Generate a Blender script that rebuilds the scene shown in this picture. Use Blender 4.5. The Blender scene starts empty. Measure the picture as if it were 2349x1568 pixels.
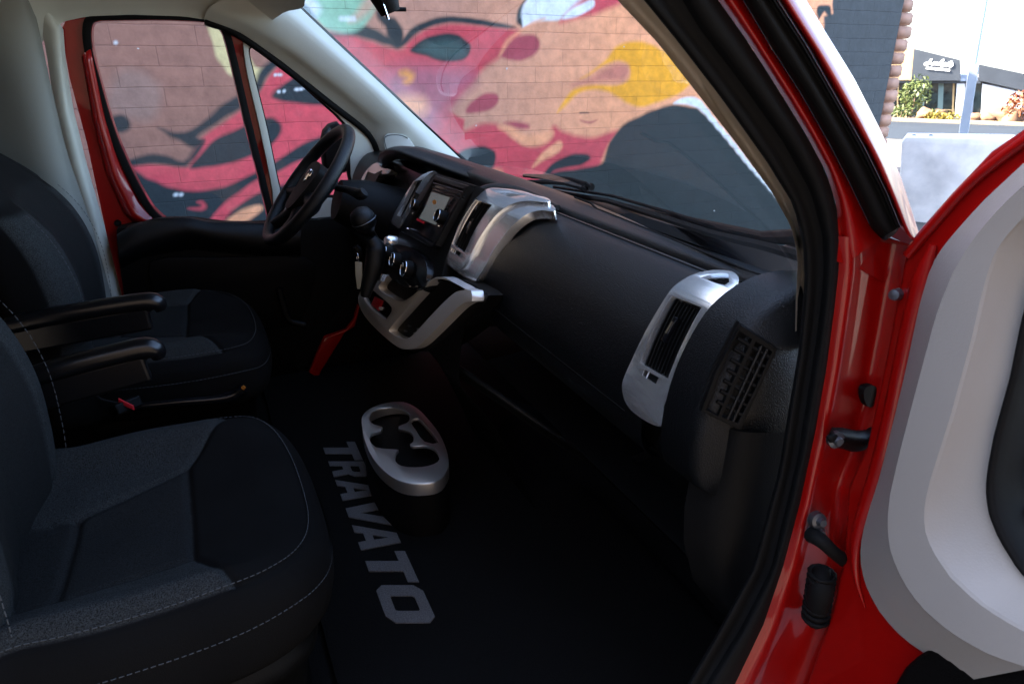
import bpy, bmesh, math, random
import numpy as np
from mathutils import Vector, Matrix
from mathutils.geometry import tessellate_polygon
R_ = math.radians
random.seed(7); rng = np.random.default_rng(7)
scene = bpy.context.scene
COL = scene.collection

# ------------------------------------------------------------ camera, world, sun, exposure
CAM = Vector((1.43, -.50, 1.01)); YAW = R_(24.5); PITCH = R_(22.5); FPX = 1540.0; WPX = 2349.0; HPX = 1568.0
_d = Vector((-math.cos(YAW)*math.cos(PITCH), math.sin(YAW)*math.cos(PITCH), -math.sin(PITCH)))
_r = _d.cross(Vector((0, 0, 1))).normalized(); _u = _r.cross(_d)
cd = bpy.data.cameras.new("camera"); cam = bpy.data.objects.new("camera", cd); COL.objects.link(cam)
cam.matrix_world = Matrix(((_r.x, _u.x, -_d.x, CAM.x), (_r.y, _u.y, -_d.y, CAM.y), (_r.z, _u.z, -_d.z, CAM.z), (0, 0, 0, 1)))
cd.sensor_width = 36; cd.lens = 36*FPX/WPX; cd.clip_start = .02; cd.clip_end = 600
cd.dof.use_dof = True; cd.dof.focus_distance = 1.25; cd.dof.aperture_fstop = 16.0
scene.camera = cam
w = bpy.data.worlds.new("World"); scene.world = w; w.use_nodes = True
SUN_EL = R_(38); SUN_ROT = R_(218)     # direction towards the sun, clockwise from +Y
sky = w.node_tree.nodes.new('ShaderNodeTexSky'); sky.sky_type = 'NISHITA'; sky.sun_disc = False
sky.sun_elevation = SUN_EL; sky.sun_rotation = SUN_ROT; sky.dust_density = 2.0; sky.air_density = .8; sky.ozone_density = .4
bg = w.node_tree.nodes['Background']; bg.inputs['Strength'].default_value = .13
w.node_tree.links.new(sky.outputs[0], bg.inputs[0])
sd = bpy.data.lights.new("sun", 'SUN'); sd.energy = 4.5; sd.angle = R_(.5); sd.color = (1, .9, .76)
sun = bpy.data.objects.new("sun", sd); COL.objects.link(sun)
_s = Vector((math.sin(SUN_ROT)*math.cos(SUN_EL), math.cos(SUN_ROT)*math.cos(SUN_EL), math.sin(SUN_EL)))
sun.rotation_euler = _s.to_track_quat('Z', 'Y').to_euler()
scene.view_settings.view_transform = 'Standard'; scene.view_settings.look = 'None'
scene.view_settings.exposure = 3.65; scene.view_settings.gamma = 1
scene.cycles.use_denoising = True
scene.cycles.max_bounces = 8; scene.cycles.diffuse_bounces = 4; scene.cycles.glossy_bounces = 4
scene.cycles.transparent_max_bounces = 12; scene.cycles.sample_clamp_indirect = 6
scene.render.film_transparent = False

# ------------------------------------------------------------ helpers
def ray(x, y): return _d*1.0 + _r*((x-WPX/2)/FPX) - _u*((y-HPX/2)/FPX)
def at(x, y, ax, v):
    r = ray(x, y); i = 'xyz'.index(ax); return CAM + r*((v-CAM[i])/r[i])
def atp(x, y, p0, n):
    r = ray(x, y); return CAM + r*(n.dot(Vector(p0)-CAM)/n.dot(r))
def z1(p): return [(a*.3936, b*.3936) for a, b in p]
def z2(p): return [(667.2+a*.3936, b*.3936) for a, b in p]
def z3(p): return [(1431+a*.3936, b*.3936) for a, b in p]
def zc(p): return [(750.6+a*.2553, 316.9+b*.2553) for a, b in p]
def zd(p): return [(1584.6+a*.6277, 583.8+b*.6277) for a, b in p]
def zv(p): return [(1334.4+a*.3723, 500.4+b*.3723) for a, b in p]
def cr(pts, n=6, closed=False):
    """Catmull-Rom through points (any dimension)"""
    P = [np.array(p, float) for p in pts]; m = len(P); out = []
    rngi = range(m if closed else m-1)
    for i in rngi:
        p0 = P[(i-1) % m] if (closed or i > 0) else 2*P[0]-P[1]
        p1 = P[i]; p2 = P[(i+1) % m]
        p3 = P[(i+2) % m] if (closed or i+2 < m) else 2*P[-1]-P[-2]
        for k in range(n):
            t = k/n
            out.append(.5*((2*p1)+(-p0+p2)*t+(2*p0-5*p1+4*p2-p3)*t*t+(-p0+3*p1-3*p2+p3)*t**3))
    if not closed: out.append(P[-1])
    return out
def resample(pts, n):
    P = np.array([tuple(p) for p in pts], float); s = np.r_[0, np.cumsum(np.linalg.norm(np.diff(P, axis=0), axis=1))]
    u = np.linspace(0, s[-1], n); return np.stack([np.interp(u, s, P[:, k]) for k in range(P.shape[1])], 1)

def link(o, parent=None, label=None):
    COL.objects.link(o)
    if parent: o.parent = parent
    if label: o['label'] = label
    return o
def tag(o, label, cat=None, group=None, kind=None):
    if label: o['label'] = label
    if cat: o['category'] = cat
    if group: o['group'] = group
    if kind: o['kind'] = kind
    return o
def mesh(name, verts, faces, mat, parent=None, smooth=False, label=None, bevel=0, bseg=2, sub=0, auto=None):
    me = bpy.data.meshes.new(name); me.from_pydata([tuple(v) for v in verts], [], [tuple(f) for f in faces])
    me.validate(); 
    if mat: me.materials.append(mat)
    if smooth: me.polygons.foreach_set('use_smooth', [True]*len(me.polygons))
    o = bpy.data.objects.new(name, me); link(o, parent, label)
    if bevel:
        b = o.modifiers.new('b', 'BEVEL'); b.width = bevel; b.segments = bseg; b.limit_method = 'ANGLE'; b.angle_limit = R_(35)
        b.harden_normals = False
    if sub:
        s = o.modifiers.new('s', 'SUBSURF'); s.levels = s.render_levels = sub
    return o
def root(name, loc, label, cat, group=None):
    o = bpy.data.objects.new(name, None); o.empty_display_size = .1; COL.objects.link(o); o.location = loc
    tag(o, label, cat, group); bpy.context.view_layer.update(); return o
def adopt(o, parent):
    """parent keeping world placement (all meshes are built in world space)"""
    o.parent = parent; o.matrix_parent_inverse = Matrix.Translation(-parent.location) if parent.type == 'EMPTY' else Matrix()
    return o
class PartSet:
    def __init__(s, parent): s.p = parent
    def __call__(s, o, label=None, under=None):
        if under is not None: o.parent = under
        else: adopt(o, s.p)
        if label: o['label'] = label
        return o
def grid(name, rows, mat, closed_u=False, closed_v=False, smooth=True, thick=0, label=None, cap=False, flip=False):
    n = len(rows[0]); V = [v for r in rows for v in r]; F = []
    for i in range(len(rows)-(0 if closed_u else 1)):
        for j in range(n-(0 if closed_v else 1)):
            a = i*n+j; b = i*n+(j+1) % n; c = ((i+1) % len(rows))*n+(j+1) % n; d = ((i+1) % len(rows))*n+j
            F.append((a, d, c, b) if flip else (a, b, c, d))
    if cap:
        F.append(tuple(range(n))[::-1] if not flip else tuple(range(n))); k = (len(rows)-1)*n
        F.append(tuple(range(k, k+n)) if not flip else tuple(range(k, k+n))[::-1])
    o = mesh(name, V, F, mat, smooth=smooth, label=label)
    if thick:
        m = o.modifiers.new('t', 'SOLIDIFY'); m.thickness = thick; m.offset = 0
    if cap and smooth: autosmooth(o)
    return o
def autosmooth(o, ang=40):
    bm = bmesh.new(); bm.from_mesh(o.data)
    for e in bm.edges:
        if len(e.link_faces) == 2 and e.calc_face_angle(0) > R_(ang): e.smooth = False
    for f in bm.faces: f.smooth = True
    bm.to_mesh(o.data); bm.free(); return o
def loft(name, curves, mat, n=24, m=1, **k):
    C_ = [resample(c, n) for c in curves]
    if m > 1:
        C_ = [np.array(r) for r in cr([c.ravel() for c in C_], m)]; C_ = [c.reshape(-1, 3) for c in C_]
    return grid(name, C_, mat, **k)
def tube(name, pts, r, mat, n=10, closed=False, smoothn=0, ends=True, sq=None):
    P = cr(pts, smoothn, closed) if smoothn else [np.array(p, float) for p in pts]
    P = [Vector(p) for p in P]; N = len(P)
    rad = r if hasattr(r, '__len__') else [r]*N
    if len(rad) != N: rad = np.interp(np.linspace(0, 1, N), np.linspace(0, 1, len(rad)), rad)
    rows = []; up = None
    for i in range(N):
        t = (P[(i+1) % N]-P[i-1]) if closed else (P[min(i+1, N-1)]-P[max(i-1, 0)])
        t.normalize()
        if up is None: up = t.orthogonal().normalized()
        up = (up - t*up.dot(t)).normalized(); s = t.cross(up)
        row = []
        for k in range(n):
            a = 2*math.pi*k/n; row.append(P[i]+(up*math.cos(a)+s*math.sin(a))*rad[i])
        rows.append(row)
    return grid(name, rows, mat, closed_u=closed, closed_v=True, cap=(not closed and ends), flip=False)
def plate(name, outl, holes, mapf, n0, n1, mat, cuts=0, bevel=0, cutdir=(0, 1), label=None, bseg=2):
    """outline with holes in (u,v), extruded n0..n1, optionally sliced so it can bend, mapped to space by mapf(u,v,n)"""
    loops = [[Vector((p[0], p[1], 0)) for p in l] for l in [outl]+list(holes)]
    flat = [v for l in loops for v in l]; tris = tessellate_polygon(loops)
    bm = bmesh.new(); top = [bm.verts.new((v.x, v.y, n0)) for v in flat]; bot = [bm.verts.new((v.x, v.y, n1)) for v in flat]
    for t in tris:
        for vs, rev in ((top, 0), (bot, 1)):
            try: bm.faces.new([vs[i] for i in (t[::-1] if rev else t)])
            except ValueError: pass
    k = 0
    for l in loops:
        m = len(l)
        for i in range(m):
            try: bm.faces.new([top[k+i], top[k+(i+1) % m], bot[k+(i+1) % m], bot[k+i]])
            except ValueError: pass
        k += m
    bmesh.ops.recalc_face_normals(bm, faces=bm.faces)
    if bevel:
        ed = [e for e in bm.edges if abs(e.verts[0].co.z-n0) < 1e-7 and abs(e.verts[1].co.z-n0) < 1e-7 and len(e.link_faces) == 2 and abs(e.link_faces[0].normal.z-e.link_faces[1].normal.z) > .5]
        bmesh.ops.bevel(bm, geom=ed, offset=bevel, segments=bseg, profile=.5, affect='EDGES', clamp_overlap=True)
    if cuts:
        i = 0 if cutdir[0] else 1
        vs = [v.co[i] for v in bm.verts]; a, b = min(vs), max(vs)
        for q in np.linspace(a, b, cuts+2)[1:-1]:
            co = [0, 0, 0]; co[i] = q; no = [0, 0, 0]; no[i] = 1
            bmesh.ops.bisect_plane(bm, geom=bm.verts[:]+bm.edges[:]+bm.faces[:], plane_co=co, plane_no=no, dist=1e-6)
    for v in bm.verts: v.co = mapf(*v.co)
    bmesh.ops.recalc_face_normals(bm, faces=bm.faces)
    for f in bm.faces: f.smooth = True
    for e in bm.edges:
        if len(e.link_faces) == 2 and e.calc_face_angle(0) > R_(32): e.smooth = False
    me = bpy.data.meshes.new(name); bm.to_mesh(me); bm.free(); me.materials.append(mat)
    o = bpy.data.objects.new(name, me); link(o, None, label); return o
class Plane:
    def __init__(s, p0, n, up=(0, 0, 1)):
        s.p0 = Vector(p0); s.n = Vector(n).normalized(); up = Vector(up)
        s.v = (up-s.n*up.dot(s.n)).normalized(); s.u = s.v.cross(s.n).normalized()
    def uv(s, x, y):
        q = atp(x, y, s.p0, s.n)-s.p0; return (q.dot(s.u), q.dot(s.v))
    def map(s, u, v, n): return s.p0+s.u*u+s.v*v+s.n*n
def traced(name, px, plane, mat, holes=(), n0=0, n1=-.01, sm=0, hsm=0, bevel=0, label=None, bseg=2):
    if sm: px = cr(px, sm, True)
    hs = [cr(h, hsm, True) if hsm else h for h in holes]
    return plate(name, [plane.uv(*p) for p in px], [[plane.uv(*p) for p in h] for h in hs], plane.map, n0, n1, mat, bevel=bevel, label=label, bseg=bseg)
def boxm(name, lo, hi, mat, bevel=0, label=None, M=None):
    x0, y0, z0 = lo; x1, y1, z1_ = hi
    V = [Vector(p) for p in [(x0,y0,z0),(x1,y0,z0),(x1,y1,z0),(x0,y1,z0),(x0,y0,z1_),(x1,y0,z1_),(x1,y1,z1_),(x0,y1,z1_)]]
    if M is not None: V = [M@v for v in V]
    return mesh(name, V, [(0,3,2,1),(4,5,6,7),(0,1,5,4),(1,2,6,5),(2,3,7,6),(3,0,4,7)], mat, bevel=bevel, label=label)
def lathe(name, prof, mat, p0, axis, n=28, smooth=True, label=None):
    ax = Vector(axis).normalized(); u = ax.orthogonal().normalized(); v = ax.cross(u)
    rows = [[Vector(p0)+ax*h+(u*math.cos(2*math.pi*k/n)+v*math.sin(2*math.pi*k/n))*max(r, 1e-5) for k in range(n)] for r, h in prof]
    ring = prof[0][0] > .002
    o = grid(name, rows, mat, closed_v=True, closed_u=ring, cap=not ring, label=label)
    if ring: autosmooth(o)
    return o

# ------------------------------------------------------------ materials
def mat(name, col, rough=.5, metal=0, coat=0, spec=.5, bump=0, bscale=200, var=0, vscale=30, sheen=0, detail=3):
    m = bpy.data.materials.new(name); m.use_nodes = True; N = m.node_tree.nodes; L = m.node_tree.links
    b = N['Principled BSDF']; b.inputs['Base Color'].default_value = (*col, 1); b.inputs['Roughness'].default_value = rough
    b.inputs['Metallic'].default_value = metal; b.inputs['Coat Weight'].default_value = coat; b.inputs['Coat Roughness'].default_value = .04
    b.inputs['Specular IOR Level'].default_value = spec
    if sheen: b.inputs['Sheen Weight'].default_value = sheen
    tc = N.new('ShaderNodeTexCoord')
    if bump:
        t = N.new('ShaderNodeTexNoise'); t.inputs['Scale'].default_value = bscale; t.inputs['Detail'].default_value = detail
        bp = N.new('ShaderNodeBump'); bp.inputs['Strength'].default_value = bump; bp.inputs['Distance'].default_value = .002
        L.new(tc.outputs['Object'], t.inputs['Vector']); L.new(t.outputs['Fac'], bp.inputs['Height']); L.new(bp.outputs[0], b.inputs['Normal'])
    if var:
        t = N.new('ShaderNodeTexNoise'); t.inputs['Scale'].default_value = vscale; t.inputs['Detail'].default_value = 5
        mr = N.new('ShaderNodeMapRange'); mr.inputs['From Min'].default_value = .3; mr.inputs['From Max'].default_value = .7
        mr.inputs['To Min'].default_value = 1-var; mr.inputs['To Max'].default_value = 1+var
        mx = N.new('ShaderNodeVectorMath'); mx.operation = 'SCALE'; mx.inputs[0].default_value = col
        L.new(tc.outputs['Object'], t.inputs['Vector']); L.new(t.outputs['Fac'], mr.inputs['Value']); L.new(mr.outputs[0], mx.inputs['Scale']); L.new(mx.outputs[0], b.inputs['Base Color'])
        mr2 = N.new('ShaderNodeMapRange'); mr2.inputs['To Min'].default_value = rough*.85; mr2.inputs['To Max'].default_value = min(1, rough*1.15)
        L.new(t.outputs['Fac'], mr2.inputs['Value']); L.new(mr2.outputs[0], b.inputs['Roughness'])
    return m
M = {}
M['dash'] = mat('dash_vinyl', (.0026, .0031, .0037), .34, spec=.27, bump=.6, bscale=650, var=.12, vscale=14)
M['black'] = mat('black_plastic', (.0022, .0022, .0022), .55, spec=.12, bump=.3, bscale=700, var=.15, vscale=20)
M['blackgloss'] = mat('gloss_black', (.004, .004, .005), .22, spec=.4)
M['rubber'] = mat('seal_rubber', (.003, .003, .003), .75, spec=.15, var=.2, vscale=18)
M['silver'] = mat('satin_silver', (.86, .85, .83), .22, metal=.88, bump=.03, bscale=2500)
M['silverlo'] = mat('console_silver', (.80, .78, .75), .27, metal=.5)
M['rimsilver'] = mat('rim_silver', (.80, .78, .75), .28, metal=.92)
M['chrome'] = mat('chrome', (.8, .8, .82), .08, metal=1)
M['steel'] = mat('bolt_steel', (.16, .17, .19), .4, metal=.9, var=.2)
M['red'] = mat('red_paint', (.25, .0012, .0006), .4, coat=.55, spec=.2, var=.05, vscale=6)
M['cream'] = mat('cream_trim', (.46, .47, .41), .6, bump=.15, bscale=600, var=.05, vscale=9)
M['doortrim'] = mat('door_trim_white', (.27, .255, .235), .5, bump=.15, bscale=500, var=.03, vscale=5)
M['carpet'] = mat('carpet', (.003, .003, .003), .95, bump=.8, bscale=400, var=.35, vscale=160, spec=.1)
M['mattext'] = mat('mat_lettering', (.10, .097, .097), .95, bump=1, bscale=500, var=.35, vscale=350, spec=.1)
M['shade'] = mat('cream_trim_shaded', (.19, .19, .165), .7, bump=.15, bscale=500)  # the cream trim again, darkened in its colour for the dim left side
M['head'] = mat('headliner', (.10, .10, .09), .9, bump=.2, bscale=500)
M['creamlifted'] = mat('cream_trim_lifted', (.62, .55, .46), .55, bump=.1, bscale=500)  # the cream trim again, colour raised to offset the shade on this pillar
M['stitch'] = mat('thread', (.045, .05, .053), .8)
M['redbtn'] = mat('red_button', (.5, .01, .02), .4)
M['white'] = mat('white_mark', (.75, .75, .75), .5)
M['orangemark'] = mat('orange_mark', (.4, .13, .01), .5)
M['ground'] = mat('asphalt_lot', (.11, .10, .09), .9, spec=.05, bump=.5, bscale=40, var=.2, vscale=3)
M['road'] = mat('road_asphalt', (.022, .027, .034), .9, spec=.05, bump=.3, bscale=30, var=.12, vscale=.8)
M['kerb'] = mat('kerb_concrete', (.24, .19, .12), .85, bump=.3, bscale=20, var=.12, vscale=2)
M['conc'] = mat('block_concrete', (.82, .74, .66), .88, bump=.8, bscale=40, var=.2, vscale=4)
M['fascia'] = mat('slate_fascia', (.018, .024, .033), .6, var=.12, vscale=2)
M['stucco'] = mat('pale_stucco', (.42, .45, .50), .8, bump=.3, bscale=30, var=.05)
M['tan'] = mat('tan_cladding', (.40, .26, .12), .7, var=.1, vscale=3)
M['frame'] = mat('window_frame_tan', (.4, .28, .13), .5)
M['teal'] = mat('teal_column', (.10, .16, .16), .5)
M['pole'] = mat('galvanised_pole', (.33, .37, .42), .5, metal=.2, var=.1, vscale=4)
M['rock'] = mat('sandstone', (.13, .07, .035), .9, bump=.8, bscale=6, var=.25, vscale=3)
M['leaf'] = mat('olive_leaf', (.05, .07, .013), .6, var=.4, vscale=4)
M['leafy'] = mat('yellow_leaf', (.16, .12, .01), .6, var=.3, vscale=4)
M['leafo'] = mat('rust_leaf', (.15, .04, .01), .6, var=.4, vscale=5)
M['bark'] = mat('bark', (.12, .08, .05), .9)
M['gravel'] = mat('desert_gravel', (.07, .045, .033), .95, bump=.6, bscale=15, var=.2, vscale=5)
M['slump'] = mat('slump_block', (.40, .22, .15), .9, bump=.7, bscale=30, var=.22, vscale=9)
M['slate'] = mat('dark_painted_wall', (.04, .055, .065), .8, bump=.4, bscale=12, var=.2, vscale=3)
M['shopglass'] = mat('shop_glass', (.02, .03, .03), .06, var=.6, vscale=3)
M['bevelsilver'] = M['silver']

def glassmat(name, tint=(.975, .985, .98), ior=1.5):
    m = bpy.data.materials.new(name); m.use_nodes = True; N = m.node_tree.nodes; L = m.node_tree.links
    N.remove(N['Principled BSDF']); t = N.new('ShaderNodeBsdfTransparent'); t.inputs[0].default_value = (*tint, 1)
    g = N.new('ShaderNodeBsdfGlossy'); g.inputs['Roughness'].default_value = .02
    f = N.new('ShaderNodeFresnel'); f.inputs[0].default_value = ior; mx = N.new('ShaderNodeMixShader')
    L.new(f.outputs[0], mx.inputs[0]); L.new(t.outputs[0], mx.inputs[1]); L.new(g.outputs[0], mx.inputs[2]); L.new(mx.outputs[0], N['Material Output'].inputs[0])
    return m
M['glass'] = glassmat('clear_glass', ior=1.38)

def fabric(name):
    """seat cloth: colour attribute 'zone' (0 black cloth, 1 tweed) plus weave"""
    m = bpy.data.materials.new(name); m.use_nodes = True; N = m.node_tree.nodes; L = m.node_tree.links; b = N['Principled BSDF']
    b.inputs['Roughness'].default_value = .92; b.inputs['Specular IOR Level'].default_value = .06
    b.inputs['Sheen Weight'].default_value = 0; b.inputs['Sheen Roughness'].default_value = .5
    at_ = N.new('ShaderNodeAttribute'); at_.attribute_name = 'zone'
    tc = N.new('ShaderNodeTexCoord'); n = N.new('ShaderNodeTexNoise'); n.inputs['Scale'].default_value = 620; n.inputs['Detail'].default_value = 2
    n2 = N.new('ShaderNodeTexNoise'); n2.inputs['Scale'].default_value = 9
    L.new(tc.outputs['Object'], n.inputs['Vector']); L.new(tc.outputs['Object'], n2.inputs['Vector'])
    r = N.new('ShaderNodeValToRGB'); r.color_ramp.elements[0].position = .35; r.color_ramp.elements[0].color = (.0085, .0088, .0088, 1)
    r.color_ramp.elements[1].position = .65; r.color_ramp.elements[1].color = (.036, .038, .037, 1)
    r2 = N.new('ShaderNodeValToRGB'); r2.color_ramp.elements[0].color = (.0034, .0032, .0031, 1); r2.color_ramp.elements[1].color = (.0068, .0065, .0062, 1)
    L.new(n.outputs['Fac'], r.inputs[0]); L.new(n2.outputs['Fac'], r2.inputs[0])
    mx = N.new('ShaderNodeMix'); mx.data_type = 'RGBA'; L.new(at_.outputs['Fac'], mx.inputs[0]); L.new(r2.outputs[0], mx.inputs[6]); L.new(r.outputs[0], mx.inputs[7])
    L.new(mx.outputs[2], b.inputs['Base Color'])
    bp = N.new('ShaderNodeBump'); bp.inputs['Strength'].default_value = .5; bp.inputs['Distance'].default_value = .001
    L.new(n.outputs['Fac'], bp.inputs['Height']); L.new(bp.outputs[0], b.inputs['Normal'])
    return m
M['fabric'] = fabric('seat_fabric')

def wallmat():
    m = bpy.data.materials.new('mural_paint'); m.use_nodes = True; N = m.node_tree.nodes; L = m.node_tree.links; b = N['Principled BSDF']
    b.inputs['Roughness'].default_value = .75
    a = N.new('ShaderNodeAttribute'); a.attribute_name = 'paint'
    g = N.new('ShaderNodeNewGeometry'); sp = N.new('ShaderNodeSeparateXYZ'); cb = N.new('ShaderNodeCombineXYZ')
    L.new(g.outputs['Position'], sp.inputs[0]); L.new(sp.outputs[1], cb.inputs[0]); L.new(sp.outputs[2], cb.inputs[1])
    wn = N.new('ShaderNodeTexNoise'); wn.inputs['Scale'].default_value = 5; L.new(cb.outputs[0], wn.inputs['Vector'])
    sc = N.new('ShaderNodeVectorMath'); sc.operation = 'SCALE'; sc.inputs['Scale'].default_value = .011; L.new(wn.outputs['Color'], sc.inputs[0])
    ad = N.new('ShaderNodeVectorMath'); ad.operation = 'ADD'; L.new(cb.outputs[0], ad.inputs[0]); L.new(sc.outputs[0], ad.inputs[1])
    br = N.new('ShaderNodeTexBrick'); br.inputs['Scale'].default_value = 1; br.inputs['Brick Width'].default_value = .4; br.inputs['Row Height'].default_value = .1
    br.inputs['Mortar Size'].default_value = .0035; br.inputs['Mortar Smooth'].default_value = .6; br.offset = .5
    br.inputs['Color1'].default_value = (.93, .93, .93, 1); br.inputs['Color2'].default_value = (1.04, 1.04, 1.04, 1); br.inputs['Mortar'].default_value = (.80, .78, .78, 1)
    L.new(ad.outputs[0], br.inputs['Vector'])
    n1 = N.new('ShaderNodeTexNoise'); n1.inputs['Scale'].default_value = 14; n1.inputs['Detail'].default_value = 6; n1.inputs['Roughness'].default_value = .65
    L.new(g.outputs['Position'], n1.inputs['Vector'])
    mr = N.new('ShaderNodeMapRange'); mr.inputs['From Min'].default_value = .3; mr.inputs['From Max'].default_value = .7; mr.inputs['To Min'].default_value = .80; mr.inputs['To Max'].default_value = 1.16
    L.new(n1.outputs['Fac'], mr.inputs['Value'])
    m1 = N.new('ShaderNodeVectorMath'); m1.operation = 'MULTIPLY'; L.new(a.outputs['Color'], m1.inputs[0]); L.new(br.outputs['Color'], m1.inputs[1])
    m2 = N.new('ShaderNodeVectorMath'); m2.operation = 'SCALE'; L.new(m1.outputs[0], m2.inputs[0]); L.new(mr.outputs[0], m2.inputs['Scale'])
    # small paint chips
    vo = N.new('ShaderNodeTexNoise'); vo.inputs['Scale'].default_value = 21; vo.inputs['Detail'].default_value = 1; L.new(g.outputs['Position'], vo.inputs['Vector'])
    gt = N.new('ShaderNodeMath'); gt.operation = 'GREATER_THAN'; gt.inputs[1].default_value = .815; L.new(vo.outputs['Fac'], gt.inputs[0])
    mx = N.new('ShaderNodeMix'); mx.data_type = 'RGBA'; L.new(gt.outputs[0], mx.inputs[0]); L.new(m2.outputs[0], mx.inputs[6]); mx.inputs[7].default_value = (.6, .58, .55, 1)
    L.new(mx.outputs[2], b.inputs['Base Color'])
    sub = N.new('ShaderNodeMath'); sub.operation = 'SUBTRACT'; sub.inputs[0].default_value = 1; L.new(br.outputs['Fac'], sub.inputs[1])
    n3 = N.new('ShaderNodeTexNoise'); n3.inputs['Scale'].default_value = 35; n3.inputs['Detail'].default_value = 5; L.new(g.outputs['Position'], n3.inputs['Vector'])
    ad2 = N.new('ShaderNodeMath'); ad2.operation = 'MULTIPLY_ADD'; ad2.inputs[1].default_value = .5; L.new(n3.outputs['Fac'], ad2.inputs[0]); L.new(sub.outputs[0], ad2.inputs[2])
    bp = N.new('ShaderNodeBump'); bp.inputs['Strength'].default_value = .45; bp.inputs['Distance'].default_value = .010; L.new(ad2.outputs[0], bp.inputs['Height']); L.new(bp.outputs[0], b.inputs['Normal'])
    return m
M['mural'] = wallmat()

# ------------------------------------------------------------ ground and street (setting)
H = Vector((-.572, .82, 0)).normalized()          # heading towards the street
HS = Vector((H.y, -H.x, 0))                        # sideways (to the right seen from the lot)
C0 = Vector((CAM.x, CAM.y, 0))
def gz(D): return -.6 if D < 11 else -.6-.038*(D-11)
def gp(D, s, dz=0): return C0+H*D+HS*s+Vector((0, 0, gz(D)+dz))
def bgp(D): return Plane(C0+H*D, -H)               # upright plane D metres along the heading
def strip(name, Ds, s0, s1, m, dz, label=None):
    rows = [[gp(D, s, dz) for s in np.linspace(s0, s1, 9)] for D in Ds]
    o = grid(name, rows, m, flip=False); o['kind'] = 'structure'; return o
strip('ground', [-200, -60, -20, 0, 5, 11, 20, 30, 46, 60, 200], -200, 200, M['ground'], 0)
strip('road', [24, 30, 36, 41.5], -120, 120, M['road'], .006)
# kerb: a real step, following the far edge of the road
rows = []
for s in np.linspace(-60, 60, 25):
    rows.append([gp(41.5, s, -.05), gp(41.5, s, .15), gp(41.55, s, .17), gp(41.8, s, .17), gp(41.85, s, -.05)])
k = grid('kerb', rows, M['kerb'], smooth=False); k['kind'] = 'structure'
rows = [[gp(D, s, .14) for s in np.linspace(-60, 60, 9)] for D in (41.8, 43.2, 45.9)]
k = grid('planting_bed', rows, M['gravel']); k['kind'] = 'structure'

# ------------------------------------------------------------ painted block wall
WX = -2.8
def wp(p): q = at(p[0], p[1], 'x', WX); return (q.y, q.z)
WY0, WY1, WZ0, WZ1 = -1.9, 4.93, -.6, 1.75
wr = root('mural_wall', (WX, 1.5, -.6), 'long slump block wall painted with red orange and yellow flames and black shapes beyond the van', 'wall')
W_ = PartSet(wr)
nx_, nz_ = 1000, 345
yy = np.linspace(WY0, WY1, nx_); zz = np.linspace(WZ0, WZ1, nz_)
YG, ZG = np.meshgrid(yy, zz); Yf = YG.ravel(); Zf = ZG.ravel()
paint = np.empty((Yf.size, 3))
tri = np.random.default_rng(3)
# wobble so that edges look sprayed by hand
wob = .006*np.sin(Yf*23+Zf*17)+.004*np.sin(Yf*51-Zf*37)
brown = np.array((.32, .145, .10)); tan = np.array((.60, .29, .19)); orange = np.array((.98, .41, .20))
t = np.clip((Yf+.25)/1.0, 0, 1)[:, None]; t2 = np.clip((Yf-1.0)/1.2, 0, 1)[:, None]
paint[:] = brown*(1-t)+tan*t; paint[:] = paint*(1-t2)+orange*t2
def blob(px, col, soft=.012, sm=5, grow=0):
    P = np.array([wp(p) for p in (cr(px, sm, True) if sm else px)])
    lo = P.min(0)-.1; hi = P.max(0)+.1
    idx = np.where((Yf > lo[0]) & (Yf < hi[0]) & (Zf > lo[1]) & (Zf < hi[1]))[0]
    if not len(idx): return
    y = Yf[idx]+wob[idx]; z = Zf[idx]; ins = np.zeros(len(idx), bool); d2 = np.full(len(idx), 9.)
    for i in range(len(P)):
        a = P[i]; b = P[(i+1) % len(P)]; ab = b-a; L2 = max(ab@ab, 1e-12)
        tt = np.clip(((y-a[0])*ab[0]+(z-a[1])*ab[1])/L2, 0, 1)
        d2 = np.minimum(d2, (y-a[0]-tt*ab[0])**2+(z-a[1]-tt*ab[1])**2)
        c = ((a[1] > z) != (b[1] > z)); 
        with np.errstate(divide='ignore', invalid='ignore'): xi = a[0]+(z-a[1])/(b[1]-a[1]+1e-15)*ab[0]
        ins ^= c & (y < xi)
    sd_ = np.where(ins, 1, -1)*np.sqrt(d2)+grow
    k = np.clip(sd_/soft*.5+.5, 0, 1)[:, None]; paint[idx] = paint[idx]*(1-k)+np.array(col)*k
def circle(cx, cy, rx, ry, n=20, rot=0):
    out = []
    for i in range(n):
        a = 2*math.pi*i/n; x = rx*math.cos(a); y = ry*math.sin(a); out.append((cx+x*math.cos(rot)-y*math.sin(rot), cy+x*math.sin(rot)+y*math.cos(rot)))
    return out
DK = (.014, .024, .028); RED = (.66, .07, .088); RED2 = (.46, .085, .12); MAR = (.44, .065, .085); YEL = (1.0, .42, .015); PALE = (.70, .56, .26)
GRN = (.30, .56, .36); WHT = (.80, .84, .84); GREY = (.042, .047, .049)
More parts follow.
